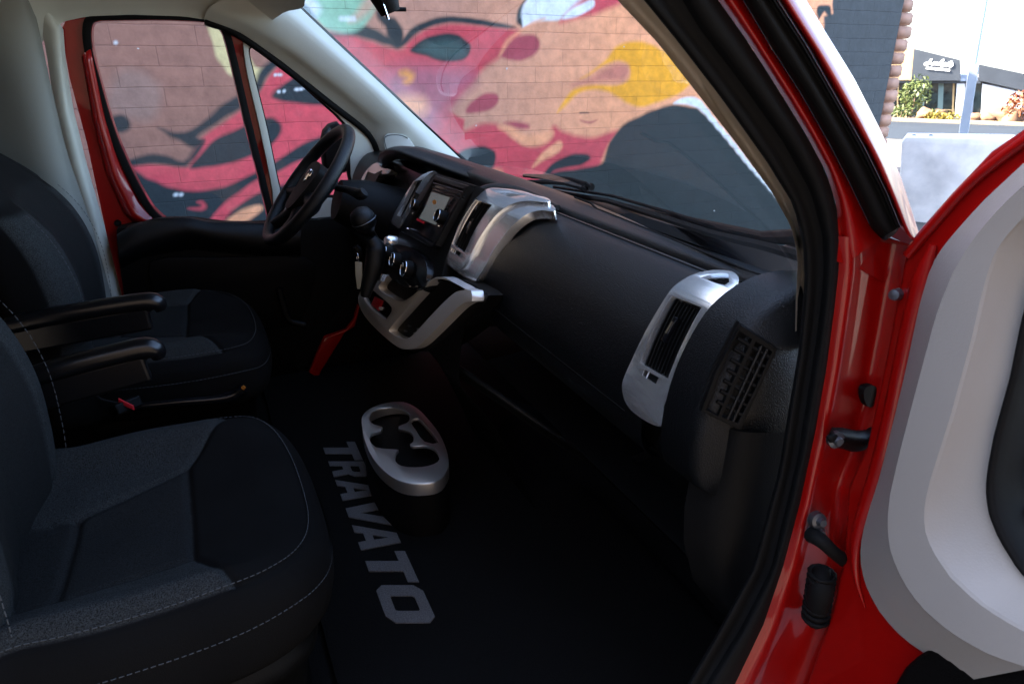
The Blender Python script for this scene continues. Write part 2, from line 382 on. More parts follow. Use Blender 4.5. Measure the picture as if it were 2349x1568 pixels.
# driver window and quarter window
blob(z1([(700,410),(840,420),(930,500),(930,600),(880,700),(760,690),(640,620),(650,500)]), (.30, .17, .13), .03)
blob(z1([(1215,90),(1300,80),(1480,370),(1550,405),(1500,505),(1400,470),(1320,420),(1265,340),(1225,230)]), PALE, .01)
blob(z1([(1150,830),(1220,770),(1400,650),(1520,520),(1640,350),(1900,300),(2250,420),(2700,700),(2700,1500),(1900,1500),(750,1420),(740,960),(860,955),(1100,975)]), RED, .012, 0)
blob(z1(circle(695,722,70,53)), DK)
blob(z1([(925,745),(1010,772),(1090,765),(1190,715),(1270,625),(1370,570),(1470,500),(1530,400),(1600,330),(1645,345),(1570,430),(1510,530),(1400,640),(1300,685),(1220,750),(1150,800),(1190,818),(1130,862),(1040,820),(970,780)]), DK, sm=3)
blob(z1([(745,945),(850,900),(960,905),(1080,940),(1130,860),(1190,815),(1165,870),(1100,960),(1060,972),(900,955),(765,968)]), DK, sm=3)
blob(z1([(1110,978),(1180,880),(1290,795),(1420,735),(1520,695),(1590,688),(1632,745),(1600,830),(1480,900),(1350,950),(1200,975)]), DK)
blob(z1([(760,1010),(860,1035),(980,1090),(1120,1115),(1300,1090),(1480,1010),(1640,920),(1760,840),(1900,790),(2000,790),(1900,860),(1760,930),(1640,990),(1500,1050),(1400,1110),(1300,1200),(1215,1285),(1200,1420),(900,1420),(700,1300)]), DK, sm=3)
blob(z1([(1240,1420),(1300,1290),(1400,1190),(1520,1120),(1660,1080),(1760,1150),(1600,1290),(1500,1420)]), DK)
blob(z1([(1300,1300),(1420,1220),(1500,1195),(1530,1215),(1480,1262),(1400,1310)]), orange*.9)
blob(z1([(1140,1178),(1180,1172),(1198,1200),(1170,1226),(1095,1215),(1160,1208),(1170,1190)]), RED, sm=3)
blob(z1([(1585,570),(1640,500),(1720,445),(1800,430),(1900,470),(1990,560),(1940,605),(1860,614),(1720,600)]), DK)
for a, b in ((1628,535),(1660,532),(1725,522),(1745,520),(1768,512),(1800,522),(1610,437),(1632,436)): blob(z1(circle(a, b, 9, 8)), WHT, .006)
for a, b in ((1020,1135),(1052,1134),(683,250)): blob(z1(circle(a, b, 12, 9)), WHT, .008)
# windscreen
blob(z2([(100,140),(420,225),(630,288),(680,232),(800,165),(900,138),(1050,140),(1290,170),(1330,210),(1250,290),(1180,360),(1100,430),(1050,490),(980,560),(900,650),(850,740),(760,820),(400,700)]), RED, .02, 4)
blob(z2([(700,380),(900,390),(1050,420),(1060,480),(980,560),(900,650),(850,740),(760,820),(560,600),(560,440)]), (.45, .12, .16), .06, 4)
blob(z2([(620,570),(700,560),(780,575),(800,620),(770,665),(700,670),(640,640)]), orange, .04)
blob(z2([(640,430),(680,418),(710,440),(700,470),(670,480),(690,450)]), YEL, .03)
blob(z2([(110,150),(260,196),(400,150),(480,163),(560,208),(640,245),(632,282),(560,262),(420,222),(300,206),(180,212)]), DK, .014)
blob(z2([(490,-20),(512,60),(560,100),(610,112),(645,180),(648,245),(622,282),(580,240),(552,165),(525,135),(500,80)]), DK, .012)
blob(z2([(636,250),(700,175),(800,118),(880,100),(960,96),(1100,113),(1280,148),(1290,166),(1150,156),(1000,136),(900,135),(800,162),(720,208),(655,268)]), DK, .010, 3)
blob(z2(circle(305,20,185,175)), GRN, .015)
blob(z2([(330,130),(400,60),(450,-30),(500,-30),(470,60),(400,120)]), (.62, .42, .28), .02)
blob(z2([(28,10),(110,-20),(170,40),(150,100),(80,80)]), WHT, .02)
blob(z2([(60,40),(90,30),(150,90),(140,105)]), (.3, .4, .42), .01, 3)
for a in range(285, 380, 22): blob(z2(circle(a, 110, 9, 14)), WHT, .01)
blob(z2([(1215,328),(1270,260),(1330,212),(1400,203),(1445,225),(1445,275),(1400,330),(1330,356)]), MAR, .012)
blob(z2([(686,297),(760,238),(870,198),(970,203),(1040,250),(1047,300),(1000,348),(900,360),(790,328)]), DK, .01)
blob(z2([(735,290),(800,255),(900,232),(985,250),(1010,300),(960,335),(880,340),(800,315)]), (.04, .085, .08), .02)
blob(z2([(1312,130),(1325,60),(1370,0),(1420,-60),(1500,-60),(1370,20),(1348,150),(1330,150)]), DK, .01, 3)
blob(z2([(1345,152),(1342,80),(1385,0),(1440,-60),(1800,-60),(1720,0),(1640,60),(1580,115),(1450,125),(1360,156)]), WHT, .01, 3)
blob(z2([(1560,135),(1620,70),(1740,-30),(1990,-30),(1900,30),(1770,85),(1650,115)]), RED, .02, 3)
blob(z2([(1582,110),(1640,55),(1720,8),(1770,2),(1768,40),(1700,80),(1640,106)]), WHT, .01)
blob(z2([(1340,175),(1480,110),(1420,130),(1300,215),(1210,325),(1260,240)]), orange, .015, 3)
blob(z2([(1018,655),(1060,590),(1130,545),(1200,550),(1212,590),(1170,632),(1100,655)]), MAR, .012)
blob(z2([(760,900),(870,850),(1000,770),(1100,725),(1190,722),(1260,770),(1330,830),(1400,850),(1480,820),(1530,735),(1560,750),(1600,770),(1680,795),(1780,800),(1900,760),(1850,850),(1810,930),(1790,980),(1600,1200),(700,1150)]), RED, .02, 3)
blob(z2([(1210,735),(1250,770),(1330,832),(1400,852),(1470,845),(1525,790),(1510,760),(1400,790),(1330,770),(1290,730)]), orange, .02, 3)
blob(z2([(1240,718),(1310,708),(1380,722),(1390,748),(1330,750)]), MAR, .015)
blob(z2([(1400,975),(1470,890),(1560,822),(1577,860),(1530,905),(1460,945)]), orange*.95, .015)
blob(z2([(1150,1000),(1190,985),(1230,1000),(1230,1030),(1170,1030)]), orange*.9, .02)
blob(z2([(1680,700),(1740,710),(1790,700),(1740,720)]), MAR, .01)
blob(z2([(1680,655),(1745,655),(1745,660),(1680,662)]), DK, .006, 0)
blob(z2([(900,960),(980,890),(1050,860),(1130,853),(1190,890),(1186,960),(1140,1005),(1060,1010),(960,1000)]), DK, .012)
blob(z2([(1430,1060),(1480,1000),(1540,945),(1640,898),(1730,900),(1745,930),(1690,962),(1600,977),(1530,1003),(1500,1060)]), DK, .012, 4)
blob(z2([(1560,655),(1600,572),(1690,502),(1800,495),(1900,498),(1962,465),(1980,410),(1945,366),(1880,360),(1800,402),(1690,460),(1820,368),(1880,290),(1950,250),(2040,243),(2130,272),(2220,330),(2300,420),(2400,430),(2400,470),(2331,488),(2260,550),(2180,580),(2060,622),(1980,612),(1900,560),(1840,532),(1760,522),(1680,542),(1610,602)]), YEL, .014, 3)
blob(z2([(1640,500),(1760,440),(1880,372),(1960,380),(1974,430),(1930,470),(1800,480)]), (.62, .20, .13), .03)
BLK = (.018, .028, .029)
blob(z2([(1380,1200),(1430,1080),(1530,1005),(1650,987),(1790,962),(1830,920),(1860,830),(1900,765),(1960,715),(2050,668),(2150,630),(2230,608),(2340,625),(2380,640),(2490,745),(2580,855),(2700,1000),(2840,1160),(2960,1400),(2960,1800),(1400,1800)]), BLK, .014, 3)
blob(z3([(285,604),(330,578),(390,566),(450,590),(540,700),(640,820),(760,985),(900,1150),(890,1155),(750,1000),(620,835),(520,725),(440,640),(380,612),(330,606)]), WHT, .01, 3)
# right end of the wall: slate paint, an orange letter
blob([(1870,-200),(2100,-200),(2100,700),(1870,700),(1790,380)], GREY, .01, 0)
blob(z3([(900,-80),(1222,-80),(1216,80),(1168,96),(1166,185),(1120,260),(940,250)]), orange, .01, 0)
blob(z3([(1130,95),(1132,40),(1165,30),(1205,40),(1200,108),(1165,70),(1140,115)]), DK, .01, 3)
V = np.stack([np.full(Yf.size, WX), Yf, Zf], 1)
ii, jj = np.meshgrid(np.arange(nz_-1), np.arange(nx_-1), indexing='ij'); a = (ii*nx_+jj).ravel()
F = np.stack([a, a+1, a+1+nx_, a+nx_], 1)
me = bpy.data.meshes.new('painted_face'); me.vertices.add(len(V)); me.vertices.foreach_set('co', V.astype(np.float32).ravel())
me.loops.add(F.size); me.loops.foreach_set('vertex_index', F.astype(np.int32).ravel()); me.polygons.add(len(F))
me.polygons.foreach_set('loop_start', np.arange(0, F.size, 4, dtype=np.int32)); me.polygons.foreach_set('loop_total', np.full(len(F), 4, dtype=np.int32))
me.update(); me.validate()
ca = me.color_attributes.new('paint', 'FLOAT_COLOR', 'POINT'); ca.data.foreach_set('color', np.c_[paint, np.ones(len(paint))].astype(np.float32).ravel())
me.materials.append(M['mural']); o = bpy.data.objects.new('painted_face', me); link(o); W_(o)
W_(boxm('wall_body', (WX-.4, -9, -.62), (WX-.006, 4.92, 4.6), M['slate']))
W_(boxm('upper_face', (WX-.006, -1.9, 1.752), (WX-.001, 4.92, 4.6), M['slate']))
# toothed end of unpainted slump blocks
V_, F_ = [], []
bm = bmesh.new(); z = -.6; k = 0
while z < 4.4:
    for q in range(2):
        y0 = 4.93+random.uniform(-.01, .012); wd = .17+random.uniform(-.02, .02)
        g = bmesh.ops.create_cube(bm, size=1)
        for v in g['verts']:
            bul = 1.0
            v.co = Vector((WX-.11-.2*q+v.co.x*.2, y0+wd/2+v.co.y*wd, z+.05+v.co.z*.097))
    z += .1
bmesh.ops.bevel(bm, geom=bm.edges[:], offset=.014, segments=3, affect='EDGES')
me = bpy.data.meshes.new('end_blocks'); bm.to_mesh(me); bm.free(); me.materials.append(M['slump'])
for p in me.polygons: p.use_smooth = True
o = bpy.data.objects.new('end_blocks', me); link(o); W_(o)
# the building the wall belongs to (shades the lot)
b = boxm('wall_building', (-12, -30, -.6), (WX-.42, 4.8, 6.4), M['stucco']); tag(b, 'windowless block building standing behind the painted flame wall', 'building')

nb = boxm('side_sky_blocker', (5.6, -26, -.6), (15, 3.0, 5.4), mat('blocker_dark', (.05, .036, .027), .9, var=.2, vscale=2)); tag(nb, 'unseen dark block added on the open door side of the van to cut sky light', 'building')  # out of view, added to keep sky light out of the cab

rb = boxm('rear_sky_blocker', (WX-.2, -16, -.6), (5.2, -9.5, 5.5), bpy.data.materials['blocker_dark']); tag(rb, 'unseen dark block added far behind the van to cut sky light', 'building')  # out of view, added to block open sky from behind

# ------------------------------------------------------------ background: concrete block, pole, shop, planting
P9 = bgp(8.6)
o = traced('concrete_block', [(2068, 326), (2078, 314), (2330, 318), (2420, 335), (2420, 700), (2050, 700)], P9, M['conc'], n0=0, n1=-.5, bevel=.03)
tag(o, 'weathered pale concrete barrier block at the edge of the lot beside the wall end', 'concrete block')
for i, x in enumerate((2095, 2134)):
    q = atp(x, 318, P9.p0-P9.n*.2, P9.n)
    a_ = tube('lifting_loop', [q+Vector((-.03, 0, -.02)), q+Vector((-.02, 0, .03)), q+Vector((.02, 0, .03)), q+Vector((.03, 0, -.02))], .01, M['steel'], smoothn=4)
    a_.parent = o
q0 = gp(13, 0); P13 = bgp(13)
b0 = atp(2228, 322, P13.p0, P13.n); b1 = atp(2258, 150, P13.p0, P13.n); b0.z = gz(13)
b0h = atp(2206, 560, P13.p0, P13.n)
pr = root('lamp_pole', (b1.x, b1.y, gz(13)), 'tall galvanised pole with thick square lower sleeve behind the concrete block', 'pole'); pp = PartSet(pr)
PX = Vector((b1.x, b1.y, 0))
def boxat(name, c, wx, z0, z1_, m, tx=0):
    V = []
    for z, x_ in ((z0, 0), (z1_, tx)):
        for a, b in ((-1, -1), (1, -1), (1, 1), (-1, 1)): V.append(c+HS*(a*wx/2+x_)+H*(b*wx/2)+Vector((0, 0, z)))
    return mesh(name, V, [(0,3,2,1),(4,5,6,7),(0,1,5,4),(1,2,6,5),(2,3,7,6),(3,0,4,7)], m, bevel=.01)
zt = b1.z
pp(boxat('lower_sleeve', PX, .125, gz(13), zt, M['pole'], tx=-.13)); pp(tube('upper_shaft', [PX-HS*.13+Vector((0, 0, zt-.02)), PX-HS*.42+Vector((0, 0, zt+5))], [.035, .03], M['pole']))
# shop
PS = bgp(46.5); PSf = bgp(45.6); PSg = bgp(46.3)
sr = root('shop_building', tuple(gp(47, 8)), 'shop across the street with slate fascia carrying a white script sign', 'building'); sp_ = PartSet(sr)
sp_(traced('wall', [(1990, 172), (2500, 172), (2500, 345), (1990, 345)], PS, M['stucco'], n0=0, n1=-6))
sp_(traced('tan_fascia', [(1985, 112), (2097, 112), (2090, 184), (1985, 184)], PSf, M['tan'], n0=0, n1=-5))
fas = sp_(traced('fascia', [(2097, 112), (2202, 138), (2204, 185), (2090, 185)], PSf, M['fascia'], n0=.15, n1=-5))
sp_(traced('side_fascia', [(2246, 148), (2360, 172), (2480, 195), (2480, 236), (2360, 210), (2246, 185)], PSf, M['fascia'], n0=0, n1=-5))
sp_(traced('soffit', [(2000, 184), (2250, 187), (2250, 192), (2000, 190)], PSf, M['fascia'], n0=-.1, n1=-5))
gl = sp_(traced('window', [(2000, 190), (2196, 190), (2196, 262), (2000, 270)], PSg, M['shopglass'], n0=0, n1=-.05))
for x, wd, m_ in ((2042, 7, 'frame'), (2012, 5, 'frame'), (2080, 4, 'frame'), (2061, 3, 'frame'), (2118, 8, 'teal'), (2159, 12, 'teal'), (2188, 4, 'frame')):
    o = traced('window_post', [(x-wd/2, 188), (x+wd/2, 188), (x+wd/2-3, 268), (x-wd/2-3, 268)], PSg, M[m_], n0=.12, n1=0); o.parent = gl
o = traced('window_rail', [(2000, 208), (2082, 212), (2082, 214), (2000, 210)], PSg, M['frame'], n0=.1, n1=0.01); o.parent = gl
o = traced('window_rail', [(2164, 250), (2190, 252), (2190, 254), (2164, 252)], PSg, M['frame'], n0=.1, n1=0.01); o.parent = gl
sp_(traced('white_pier', [(2196, 180), (2214, 181), (2212, 285), (2190, 285)], PSf, M['stucco'], n0=-.15, n1=-1.2))
sp_(traced('panel', [(2254, 192), (2345, 212), (2345, 292), (2250, 285)], PSf, M['stucco'], n0=-.2, n1=-1.0))
sp_(traced('doorway', [(2236, 186), (2256, 188), (2252, 285), (2232, 285)], PSf, M['shopglass'], n0=-.5, n1=-.9))
# sign lettering: script line over a small capitals line
def strokes(name, lines, plane, m, r, n0):
    bm = bmesh.new(); vs_, fs_ = [], []
    for ln in lines:
        P = cr(ln, 4) if len(ln) > 2 else ln
        P = [plane.uv(*p) for p in P]
        L_, R__ = [], []
        for i in range(len(P)):
            a = np.array(P[max(i-1, 0)]); b = np.array(P[min(i+1, len(P)-1)]); d = b-a; d = d/max(np.linalg.norm(d), 1e-9); nn = np.array((-d[1], d[0]))*r
            L_.append(np.array(P[i])+nn); R__.append(np.array(P[i])-nn)
        k = len(vs_)
        for q in range(len(P)):
            for n in (n0, n0+.04): vs_.append(plane.map(*L_[q], n)); vs_.append(plane.map(*R__[q], n))
        for q in range(len(P)-1):
            b_ = k+q*4; c_ = b_+4; fs_ += [(b_+2, b_+3, c_+3, c_+2), (b_, b_+2, c_+2, c_), (b_+1, c_+1, c_+3, b_+3), (b_, c_, c_+1, b_+1)]
        fs_ += [(k, k+1, k+3, k+2), (k+(len(P)-1)*4, k+(len(P)-1)*4+2, k+(len(P)-1)*4+3, k+(len(P)-1)*4+1)]
    return mesh(name, vs_, fs_, m)
def zs(p): return [((2460+a/5.6)*.834, (120+b/5.6)*.834) for a, b in p]
scr = [zs([(575,235),(540,290),(500,330),(470,320),(500,300),(560,310),(600,330)]), zs([(600,330),(615,290),(640,330)]), zs([(640,330),(655,295),(665,330),(690,300),(700,335)]),
       zs([(770,255),(735,265),(725,300),(760,320),(750,350),(715,345)]), zs([(775,345),(785,300),(800,340),(815,350)]), zs([(820,345),(835,300),(850,345)]), zs([(885,270),(865,300),(850,350),(880,350)]), zs([(880,290),(890,330),(870,355)])]
cap = [zs([(500+i*52,392+i*5),(505+i*52,372+i*5),(528+i*52,376+i*5),(522+i*52,400+i*5)]) for i in range(7)]
o = strokes('sign_script', scr, PSf, M['white'], .05, .16); o.parent = fas
o = strokes('sign_capitals', cap, PSf, M['white'], .045, .16); o.parent = fas

def leafball(name, c, r, m, n=260, leaf=.09, sq=(1, 1, 1)):
    V, F = [], []
    for i in range(n):
        d = Vector(rng.normal(size=3)); d.normalize(); rr = r*(.45+.6*random.random())
        p = c+Vector((d.x*sq[0], d.y*sq[1], d.z*sq[2]))*rr; t = Vector(rng.normal(size=3)).normalized(); s = t.cross(Vector(rng.normal(size=3))).normalized(); l = leaf*random.uniform(.6, 1.3)
        k = len(V); V += [p-t*l, p+s*l*.45, p+t*l, p-s*l*.45]; F.append((k, k+1, k+2, k+3))
    return mesh(name, V, F, m)
def shrub(x, y, D, r, m, label, grp='shrubs in the bed before the shop', n=260, leaf=.09, sq=(1, 1, 1), trunk=False):
    pl = bgp(D); c = atp(x, y, pl.p0, pl.n); b = Vector((c.x, c.y, gz(D)+.14))
    rt = root('shrub' if not trunk else 'small_tree', tuple(b), label, 'shrub' if not trunk else 'tree', grp if not trunk else None); ps = PartSet(rt)
    ps(leafball('foliage' if not trunk else 'crown', c, r, m, n, leaf, sq)); ps(tube('stem' if not trunk else 'trunk', [b, (b+c)/2+Vector((.05, 0, 0)), c], [.06, .04, .02], M['bark'], n=6))
shrub(2100, 215, 44.6, .78, M['leaf'], 'olive shrub before the shop window, the tallest of the bed', n=520, leaf=.12, sq=(1, 1, 1.2))
shrub(2068, 256, 44.2, .5, M['leaf'], 'low olive shrub left of the tall one', sq=(1.6, 1, .7))
shrub(2128, 262, 44.0, .42, M['leaf'], 'low dark shrub at the foot of the tall olive shrub', sq=(1.4, 1, .7))
shrub(2345, 245, 43.6, .8, M['leafo'], 'rust and green foliage at the right edge in front of the pale panel', n=500, leaf=.13, trunk=True)
shrub(2150, 268, 43.1, .36, M['leafy'], 'yellow green shrub right beside the kerb between two boulders', sq=(2.2, 1, .8))
shrub(2184, 274, 43.0, .4, M['leafy'], 'golden shrub left of the pole, brightest of the bed', sq=(1.7, 1, .9))
shrub(2280, 290, 42.6, .32, M['leafy'], 'small golden shrub right of the pole', sq=(1.8, 1, .8))
shrub(2325, 297, 42.6, .3, M['leafy'], 'golden green shrub at the far right by the kerb', sq=(2.0, 1, .8))
def boulder(x, y, D, r, sq, label):
    pl = bgp(D); c = atp(x, y, pl.p0, pl.n)
    bm = bmesh.new(); bmesh.ops.create_icosphere(bm, subdivisions=3, radius=r); off = Vector(rng.uniform(0, 50, 3))
    from mathutils import noise
    for v in bm.verts:
        v.co *= 1+.35*noise.noise(v.co*1.3/r+off)+.1*noise.noise(v.co*4/r+off); v.co.x *= sq[0]; v.co.z *= sq[1]
        v.co += Vector((c.x, c.y, max(c.z, gz(D)+r*.3)))
    me = bpy.data.meshes.new('boulder'); bm.to_mesh(me); bm.free(); me.materials.append(M['rock'])
    o = bpy.data.objects.new('boulder', me); link(o); tag(o, label, 'boulder', 'boulders in the bed before the shop')
    for p in me.polygons: p.use_smooth = True
boulder(2122, 262, 43.8, .42, (1, .8), 'pale sandstone boulder behind the left end of the kerb')
boulder(2152, 262, 44.3, .42, (1.2, .7), 'sandstone boulder behind the yellow green shrub')
boulder(2236, 272, 43.9, .36, (1, .8), 'sandstone boulder just right of the pole')
boulder(2262, 272, 43.9, .36, (1.1, .8), 'second sandstone boulder right of the pole')
boulder(2290, 268, 44.2, .62, (1.2, .8), 'largest sandstone boulder, in front of the pale panel')
boulder(2322, 280, 43.4, .5, (.8, 1.1), 'upright sandstone boulder near the right edge')

# ------------------------------------------------------------ the van
van = root('camper_van', (0, 0, -.6), 'red camper van seen through its open passenger door, black dashboard with silver trim', 'van')
v_ = PartSet(van)
Px = lambda x: Plane((x, 0, 0), (1, 0, 0))
def cx(pts, x): return [at(p[0], p[1], 'x', x) for p in pts]

# shell that closes the cab
v_(boxm('cab_floor', (-.95, -3.4, -.06), (.96, .40, -.012), M['carpet']))
v_(boxm('roof', (-.98, -3.4, 1.42), (1.0, -.30, 1.47), M['red']))
v_(boxm('roof_lining', (-.90, -3.4, 1.39), (.92, -.30, 1.418), M['head']))
v_(boxm('rear_wall', (-.95, -3.45, -.06), (.96, -3.4, 1.42), M['head']))
v_(boxm('side_wall', (-.97, -3.4, -.3), (-.93, -.95, 1.42), M['head']))
v_(boxm('side_wall', (.96, -3.4, -.3), (1.0, -1.25, 1.42), M['head']))
v_(boxm('header_rail', (-.88, -.36, 1.24), (.90, -.24, 1.42), M['head'], bevel=.02))
v_(boxm('firewall', (-.93, .36, -.3), (.96, .39, .68), M['black']))
v_(boxm('bonnet', (-.80, .75, .10), (.85, 1.25, .42), M['red'], bevel=.08))
v_(boxm('passenger_sill', (.93, -1.25, -.25), (1.02, .05, -.015), M['black'], bevel=.01))
v_(boxm('driver_sill', (-.98, -1.0, -.30), (-.90, .2, -.05), M['black'], bevel=.01))
# red body metal visible low in the driver's footwell corner
v_(traced('body_flange', [(822, 700), (825, 705), (814, 748), (790, 764), (762, 810), (737, 850), (713, 910), (706, 908), (722, 862), (710, 855), (735, 795), (745, 775), (795, 757), (812, 735)], Px(-.78), M['red'], n1=-.02, bevel=.002))

v_(traced('footwell_trim', [(672, 815), (740, 760), (830, 640), (960, 600), (960, 1100), (560, 1100), (600, 965), (705, 922)], Px(-.872), M['black'], n1=-.01))

# ---- driver side: door with window opening, quarter light, seal
PD = Px(-.93)
op = cr([(212, 62), (225, 50), (260, 48), (380, 47), (480, 53), (503, 66), (520, 110), (560, 280), (600, 440), (612, 520), (560, 545), (420, 520), (365, 490), (330, 440), (290, 360), (262, 290), (235, 200), (213, 110)], 4, True)
qo = cr([(569, 118), (578, 107), (590, 110), (650, 155), (740, 235), (780, 272), (795, 300), (802, 400), (800, 450), (655, 445), (640, 430), (610, 290), (580, 170)], 4, True)
door = v_(traced('driver_door', [(140, 70), (160, 30), (300, 10), (520, 20), (640, 90), (800, 230), (905, 330), (900, 900), (720, 1050), (330, 1050), (295, 760), (245, 540), (200, 330), (160, 180)], PD, M['red'], holes=[op, qo], n0=0, n1=-.05, bevel=.006))
# black seal round the window opening
def ringof(loop, grow, plane):
    P = [np.array(plane.uv(*p)) for p in loop]; c = sum(P)/len(P); n = len(P); out = []
    ar = sum(P[i][0]*P[(i+1) % n][1]-P[(i+1) % n][0]*P[i][1] for i in range(n))
    for i in range(n):
        d = P[(i+1) % n]-P[i-1]; d = d/max(np.linalg.norm(d), 1e-9); nn = np.array((d[1], -d[0]))*(1 if ar > 0 else -1); out.append(P[i]+nn*grow)
    return out
def seal(name, loop, plane, inner, outer, n0, n1, m, bevel=.003):
    return plate(name, ringof(loop, outer, plane), [ringof(loop, inner, plane)], plane.map, n0, n1, m, bevel=bevel)
s = seal('window_seal', op, PD, 0.001, .021, .016, -.02, M['rubber'], .007); s.parent = door
s = traced('quarter_trim', cr([(557, 98), (566, 84), (590, 84), (640, 118), (760, 218), (840, 285), (880, 350), (890, 420), (880, 540), (740, 560), (634, 540), (624, 440), (596, 300), (566, 170)], 4, True), PD, M['cream'], holes=[qo], n0=.022, n1=-.02, bevel=.008); s.parent = door
s = seal('quarter_seal', qo, PD, -.004, .006, .014, -.03, M['rubber'], .002); s.parent = door
s = mesh('window_glass', [PD.map(*PD.uv(*p), -.025) for p in op], [tuple(range(len(op)))], M['glass']); s.parent = door
s = mesh('quarter_glass', [PD.map(*PD.uv(*p), -.025) for p in qo], [tuple(range(len(qo)))], M['glass']); s.parent = door
# inner red reveal with the pressed step (pink highlight in the corner)
s = loft('window_reveal', [cx([(188, 130), (215, 280), (245, 400), (285, 490), (318, 520)], -.925), cx([(197, 120), (228, 280), (262, 400), (305, 490), (345, 515)], -.900), cx([(212, 110), (240, 250), (275, 370), (320, 460), (368, 510)], -.924)], M['red'], n=20, m=4, thick=.003); s.parent = door
# black door card with arm rest
PC = Px(-.885)
card = traced('door_card', cr([(268, 535), (285, 520), (360, 505), (440, 503), (520, 512), (600, 512), (700, 505), (850, 500), (880, 560), (880, 780), (800, 800), (730, 850), (610, 895), (480, 900), (330, 880), (300, 760), (280, 640)], 4, True), PC, M['black'], n0=.01, n1=-.045, bevel=.01); card.parent = door
s = loft('arm_rest', [cx([(268, 545), (300, 523), (360, 508), (430, 503), (480, 512), (600, 516), (690, 512)], -.90), cx([(268, 540), (300, 515), (360, 500), (430, 497), (480, 508), (600, 512), (690, 505)], -.86), cx([(272, 575), (310, 548), (370, 530), (430, 520), (480, 530), (600, 545), (690, 540)], -.835), cx([(275, 600), (320, 580), (380, 560), (440, 545), (500, 560), (600, 575), (690, 570)], -.845), cx([(280, 620), (330, 595), (390, 585), (450, 580), (500, 585), (600, 590), (690, 590)], -.885)], M['dash'], n=26, m=4); s.parent = card
s = traced('door_pocket', cr([(345, 600), (500, 590), (700, 590), (720, 640), (690, 730), (600, 760), (400, 760), (370, 700)], 3, True), Px(-.868), M['black'], n0=.006, n1=-.03, bevel=.008); s.parent = card
s = tube('pull_handle', cx([(640, 660), (650, 700), (665, 735), (700, 745)], -.85), .012, M['dash'], smoothn=4); s.parent = card
s = traced('sill_plate', [(598, 885), (735, 855), (725, 880), (600, 912)], Px(-.86), M['dash'], n0=0, n1=-.02, bevel=.004); s.parent = card
s = traced('sill_plate', [(600, 935), (715, 905), (710, 918), (602, 948)], Px(-.86), M['dash'], n0=0, n1=-.02, bevel=.004); s.parent = card
s = lathe('lock_button', [(.001, .006), (.008, .005), (.010, 0), (.010, -.01)], M['black'], at(270, 512, 'x', -.925), (1, 0, 0)); s.parent = door
# driver side mirror seen through the quarter light
mr = v_(loft('wing_mirror', [cx([(738, 330), (742, 300), (755, 285), (775, 281)], -1.10), cx([(742, 400), (770, 380), (800, 360), (815, 330)], -1.12), cx([(736, 405), (760, 395), (800, 390), (815, 400)], -1.10)], M['black'], n=10, m=5, thick=.03))
# cream pillar behind the driver door
v_(loft('centre_pillar_trim', [cx([(60, -60), (88, 60), (118, 200), (150, 340), (215, 530), (262, 700), (330, 1100)], -.88), cx([(40, -50), (70, 70), (108, 220), (140, 370), (200, 560), (245, 720), (310, 1100)], -.83), cx([(-20, -40), (10, 80), (60, 250), (95, 400), (150, 560), (190, 720), (250, 1100)], -.82), cx([(-140, -40), (-90, 80), (-30, 250), (10, 400), (60, 560), (100, 720), (160, 1100)], -.86)], M['shade'], n=24, m=6))
v_(loft('pillar_edge_trim', [cx([(80, -60), (112, 20), (145, 60), (150, 130), (168, 250), (200, 380), (238, 510), (270, 640), (300, 760)], -.915), cx([(75, -60), (105, 20), (135, 60), (140, 130), (155, 250), (188, 380), (225, 510), (256, 640), (290, 760)], -.888), cx([(62, -60), (90, 20), (118, 60), (126, 130), (143, 250), (172, 380), (210, 510), (240, 640), (275, 760)], -.885), cx([(45, -60), (70, 20), (95, 60), (108, 130), (125, 250), (155, 380), (192, 510), (222, 640), (262, 760)], -.90)], M['cream'], n=30, m=4))
# header over the driver door (lining)
v_(loft('head_lining', [cx([(60, 170), (100, 90), (145, 50), (200, 38), (300, 34), (420, 38), (500, 50), (560, 80)], -.905), cx([(20, 150), (60, 60), (120, 15), (200, 5), (300, 2), (420, 5), (520, 22), (590, 70)], -.88), cx([(-60, 100), (0, -40), (100, -70), (200, -80), (300, -80), (430, -70), (560, -40), (650, 30)], -.80), cx([(-200, 60), (-100, -200), (100, -240), (250, -250), (400, -250), (520, -200), (640, -90), (700, 0)], -.62), [(-.3, -1.6, 1.38), (-.3, -1.3, 1.38), (-.3, -1.0, 1.38), (-.3, -.7, 1.38), (-.3, -.4, 1.35), (-.3, -.3, 1.30)]], M['cream'], n=30, m=5))
# cream windscreen pillar, driver side
v_(loft('windscreen_pillar_trim', [
    cx([(470, 60), (540, 80), (640, 150), (760, 245), (835, 305), (862, 345), (868, 400), (866, 500)], -.915),
    cx([(470, 35), (560, 70), (660, 130), (775, 220), (855, 290), (880, 340), (886, 390), (884, 500)], -.885),
    cx([(490, 10), (590, 55), (690, 125), (800, 212), (890, 290), (925, 340), (935, 390), (930, 500)], -.855),
    cx([(560, -20), (640, 20), (730, 95), (850, 200), (940, 290), (990, 345), (1020, 400), (1030, 500)], -.835),
    cx([(640, -40), (665, 5), (760, 95), (880, 205), (970, 290), (1040, 355), (1085, 400), (1120, 500)], -.86),
    cx([(660, -40), (684, 12), (775, 98), (885, 200), (980, 290), (1060, 366), (1100, 400), (1140, 440)], -.89)], M['cream'], n=36, m=4))
v_(tube('door_opening_seal', cx([(470, 48), (540, 76), (640, 146), (760, 240), (838, 300), (864, 342), (871, 400), (868, 520)], -.905), .011, M['rubber'], smoothn=5))
v_(tube('windscreen_seal', cx([(650, -10), (672, -2), (684, 14), (775, 100), (885, 202), (980, 292), (1060, 368), (1100, 403), (1180, 470)], -.885), .007, M['rubber'], smoothn=5))
